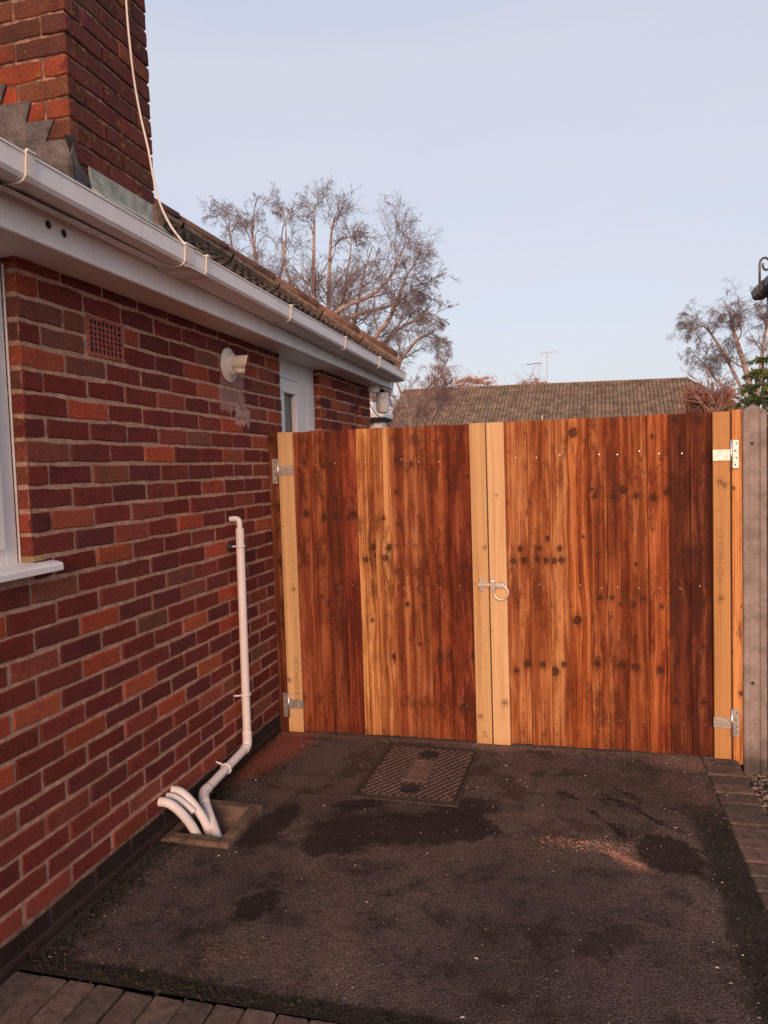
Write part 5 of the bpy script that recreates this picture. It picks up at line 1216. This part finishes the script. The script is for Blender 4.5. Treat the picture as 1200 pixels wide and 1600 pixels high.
for r in range(ns):
    for cidx in range(nx):
        s0 = r * .30; a = cidx * .30 - .6
        vlim = LR + s0 * .62          # hip end runs down to the right
        if a + .15 > vlim: continue
        if a < -.6 - 0: continue
        p0 = RA + rd * a + slope * s0 - fo; u = rd * .255; v_ = slope * .30; lift = nn * (.075 + random.uniform(-.008, .008)); lb = nn * .02
        i0 = len(V); q = [p0 + lb, p0 + u + lb, p0 + u + v_ + lift, p0 + v_ + lift, p0 + v_, p0 + u + v_, p0 - nn * .02, p0 + u - nn * .02]
        V += [tuple(x) for x in q]; Fq += [(i0, i0 + 1, i0 + 2, i0 + 3), (i0 + 3, i0 + 2, i0 + 5, i0 + 4), (i0, i0 + 3, i0 + 4, i0 + 6), (i0 + 1, i0 + 7, i0 + 5, i0 + 2)]
        g_ = random.uniform(.80, 1.2); tn += [(g_, g_ * random.uniform(.93, 1.03), g_ * .97, 1)] * 4
me = bpy.data.meshes.new('roof_tiles'); me.from_pydata(V, [], Fq); at_ = me.attributes.new('tone', 'FLOAT_COLOR', 'FACE'); at_.data.foreach_set('color', np.array(tn, dtype=np.float32).ravel())
o = link('roof_tiles', me, fh, M_FT); o['kind'] = 'stuff'
b = MB(); A = RA - fo - rd * .6; Bq = RBp - fo; C_ = Bq + slope * SL + rd * SL * .62; D_ = A + slope * SL; back = Vector((-slope.x, -slope.y, slope.z)) * SL
dn = Vector((0, 0, -.03)); b.add([A + dn, Bq + dn, C_ + dn, D_ + dn, A + back + dn, Bq + back + rd * SL * .62 + dn], [(0, 1, 2, 3), (0, 4, 5, 1), (1, 5, 2)]); b.obj('roof', mat_simple('far_roof_base', (.05, .035, .025), .95), fh)
MB().tube([A + Vector((0, 0, .02)), Bq + Vector((0, 0, .02))], .10, 8).obj('ridge_tiles', mat_simple('far_ridge', (.20, .13, .09), .9, 1.5, .3), fh)
MB().tube([Bq + Vector((0, 0, .02)), C_ + Vector((0, 0, .03))], .08, 8).obj('hip_tiles', mat_simple('far_hip', (.17, .11, .075), .9, 1.5, .3), fh)
wz = (D_.z) - .1; b = MB(); q = [D_ - slope * .0, C_, Bq + back + rd * SL * .62, A + back]; ctr = sum((Vector((v.x, v.y, 0)) for v in q), Vector()) / 4; q = [ctr + (Vector((v.x, v.y, 0)) - ctr) * .93 for v in q]
b.add([(v.x, v.y, -.2) for v in q] + [(v.x, v.y, wz + .2) for v in q], [(i, (i + 1) % 4, 4 + (i + 1) % 4, 4 + i) for i in range(4)]); b.obj('wall', mat_simple('far_brick', (.2, .08, .05), .9), fh)
cc = at(847, 603, 64) - fo; MB().box(cc.x - .75, cc.x + .75, cc.y - .1, cc.y + .8, cc.z - .8, cc.z + .2).obj('chimney', mat_simple('far_chimney_brick', (.22, .10, .07), .9), fh)
b = MB()
for k in (-.35, 0, .35): b.tube([(cc.x + k, cc.y + .25, cc.z + .1), (cc.x + k, cc.y + .25, cc.z + .36)], .14, 8)
b.obj('chimney_pots', mat_simple('far_pots', (.26, .10, .06), .9), fh)
M_AER = mat_simple('aerial_metal', (0.62, 0.60, 0.60), .5)
am = at(855, 600, 63.9); ae = thing('roof_aerial', 'white television aerial on a mast above the far roof ridge', 'aerial', tuple(am))
mt = at(855, 551, 63.9) - am; MB().tube([(0, 0, -.2), tuple(mt)], .045, 8).obj('mast', M_AER, ae)
def rod(p, q, r=.022): return MB().tube([tuple(at(*p, 63.9) - am), tuple(at(*q, 63.9) - am)], r, 6)
rod((843, 552), (871, 549), .03).obj('upper_boom', M_AER, ae); rod((822, 570), (846, 567), .03).obj('lower_boom', mat_simple('dark_aerial', (.12, .12, .14), .6), ae)
for k in range(6): rod((845 + k * 4.6, 549.5 - k * .3), (846 + k * 4.6, 554.5 - k * .3), .014).obj('element', M_AER, ae)
for k in range(4): rod((838 + k * 2.5, 564.5), (839 + k * 2.5, 572), .014).obj('element', M_AER, ae)
MB().tube([tuple(at(862, 556, 63.9) - am), tuple(at(862, 560, 63.9) - am)], .03, 6).obj('dipole', M_AER, ae)
vp = at(847, 652, 58); v2 = MB().tube([(vp.x, vp.y, vp.z - .8), (vp.x, vp.y, vp.z + .12)], .06, 8).obj('vent_pipe', M_AER); v2.parent = fh; v2.location = -fo

# white porch corner seen past the end of the wall
pc_ = thing('porch', 'white porch corner with a small canopy seen past the end of the brick wall', 'porch', (-.95, 8.6, 0))
MB().box(-.1, .38, 0, .5, 2.09, 2.16).obj('canopy', M_PVC_CLEAN, pc_, bevel=.01); MB().box(-.08, .36, .02, .48, 2.055, 2.088).obj('canopy_soffit', M_DARK, pc_)
MB().box(.22, .33, .1, .3, 0, 2.055).obj('post', M_PVC_CLEAN, pc_, bevel=.01); MB().box(-.1, .20, .2, .5, 2.16, 2.30).obj('fascia', M_PVC_CLEAN, pc_); MB().box(.12, .25, .16, .2, .9, 2.05).obj('window_panel', M_PVC, pc_)

# neighbour's garage on the right, kept short to open the sky: gutter corner, hip iron, roof and wall
M_GG = mat_simple('grey_gutter', (0.15, 0.125, 0.12), .45, 6, .3, .001, 40, .3, (.3, .22, .18), .4)
nb = thing('neighbour_garage', 'neighbouring garage whose grey gutter corner pokes in at the right edge', 'house', (2.95, 2, 0))
nx0 = 3.12; b = MB(); ny = 7.0; zt = 2.86
pr = [(nx0 - .0, zt + .02), (nx0 + .012, zt - .035), (nx0 + .03, zt - .055), (nx0 + .10, zt - .055), (nx0 + .115, zt - .04), (nx0 + .12, zt + .02)]
b.prism([(x - 2.95, z) for x, z in pr], 'y', 1.6, ny - 2); b.obj('gutter', M_GG, nb)
for yy in (6.75, 6.6, 5.4, 4.2): 
    b = MB(); b.prism([((x - (nx0 + .06)) * 1.12 + nx0 + .06 - 2.95, (z - zt) * 1.12 + zt) for x, z in pr], 'y', yy - 2 - .016, yy - 2 + .016); b.obj('bracket', mat_simple('cream_bracket', (.42, .31, .25), .6) if yy == 6.75 else M_GG, nb)
MB().box(nx0 + .12 - 2.95, nx0 + .14 - 2.95, 1.6, ny - 2 - .02, 2.66, 2.89).obj('fascia', M_GG, nb)
MB().box(.42, 5.2, 1.8, ny - 2 - .2, -.1, 2.71).obj('wall', mat_simple('neighbour_brick', (.20, .075, .05), .9, 20, .3), nb)
b = MB(); ex_, ey_ = nx0 + .07 - 2.95, ny - 2 + .02; b.add([(ex_, 1.6, 2.90), (ex_, ey_, 2.90), (ex_ + 2.6, ey_ - 2.6, 4.3), (ex_ + 2.6, 1.6, 4.3), (ex_ + 5.2, ey_, 2.90), (ex_ + 5.2, 1.6, 2.90), (ex_, 1.6, 2.86), (ex_, ey_, 2.86), (ex_ + 5.2, ey_, 2.86), (ex_ + 5.2, 1.6, 2.86)], [(0, 1, 2, 3), (1, 4, 2), (4, 5, 3, 2), (0, 3, 5), (0, 6, 7, 1), (1, 7, 8, 4), (6, 9, 8, 7)]); b.obj('roof', mat_simple('neighbour_roof', (.10, .075, .06), .95, 12, .4), nb)
s0 = [(x - 2.95 + .01, y - 2, z) for x, y, z in scroll((3.19, 6.95, 3.09), 1.3, (.8, .5, 0))]; MB().tube(s0, .010, 8).obj('hip_iron', M_GG, nb, smooth=True)

# low hedge line far off so the ground meets the sky behind things
for o in list(bpy.data.objects):
    if o.type == 'MESH' and not o.data.materials: o.data.materials.append(M_DARK)
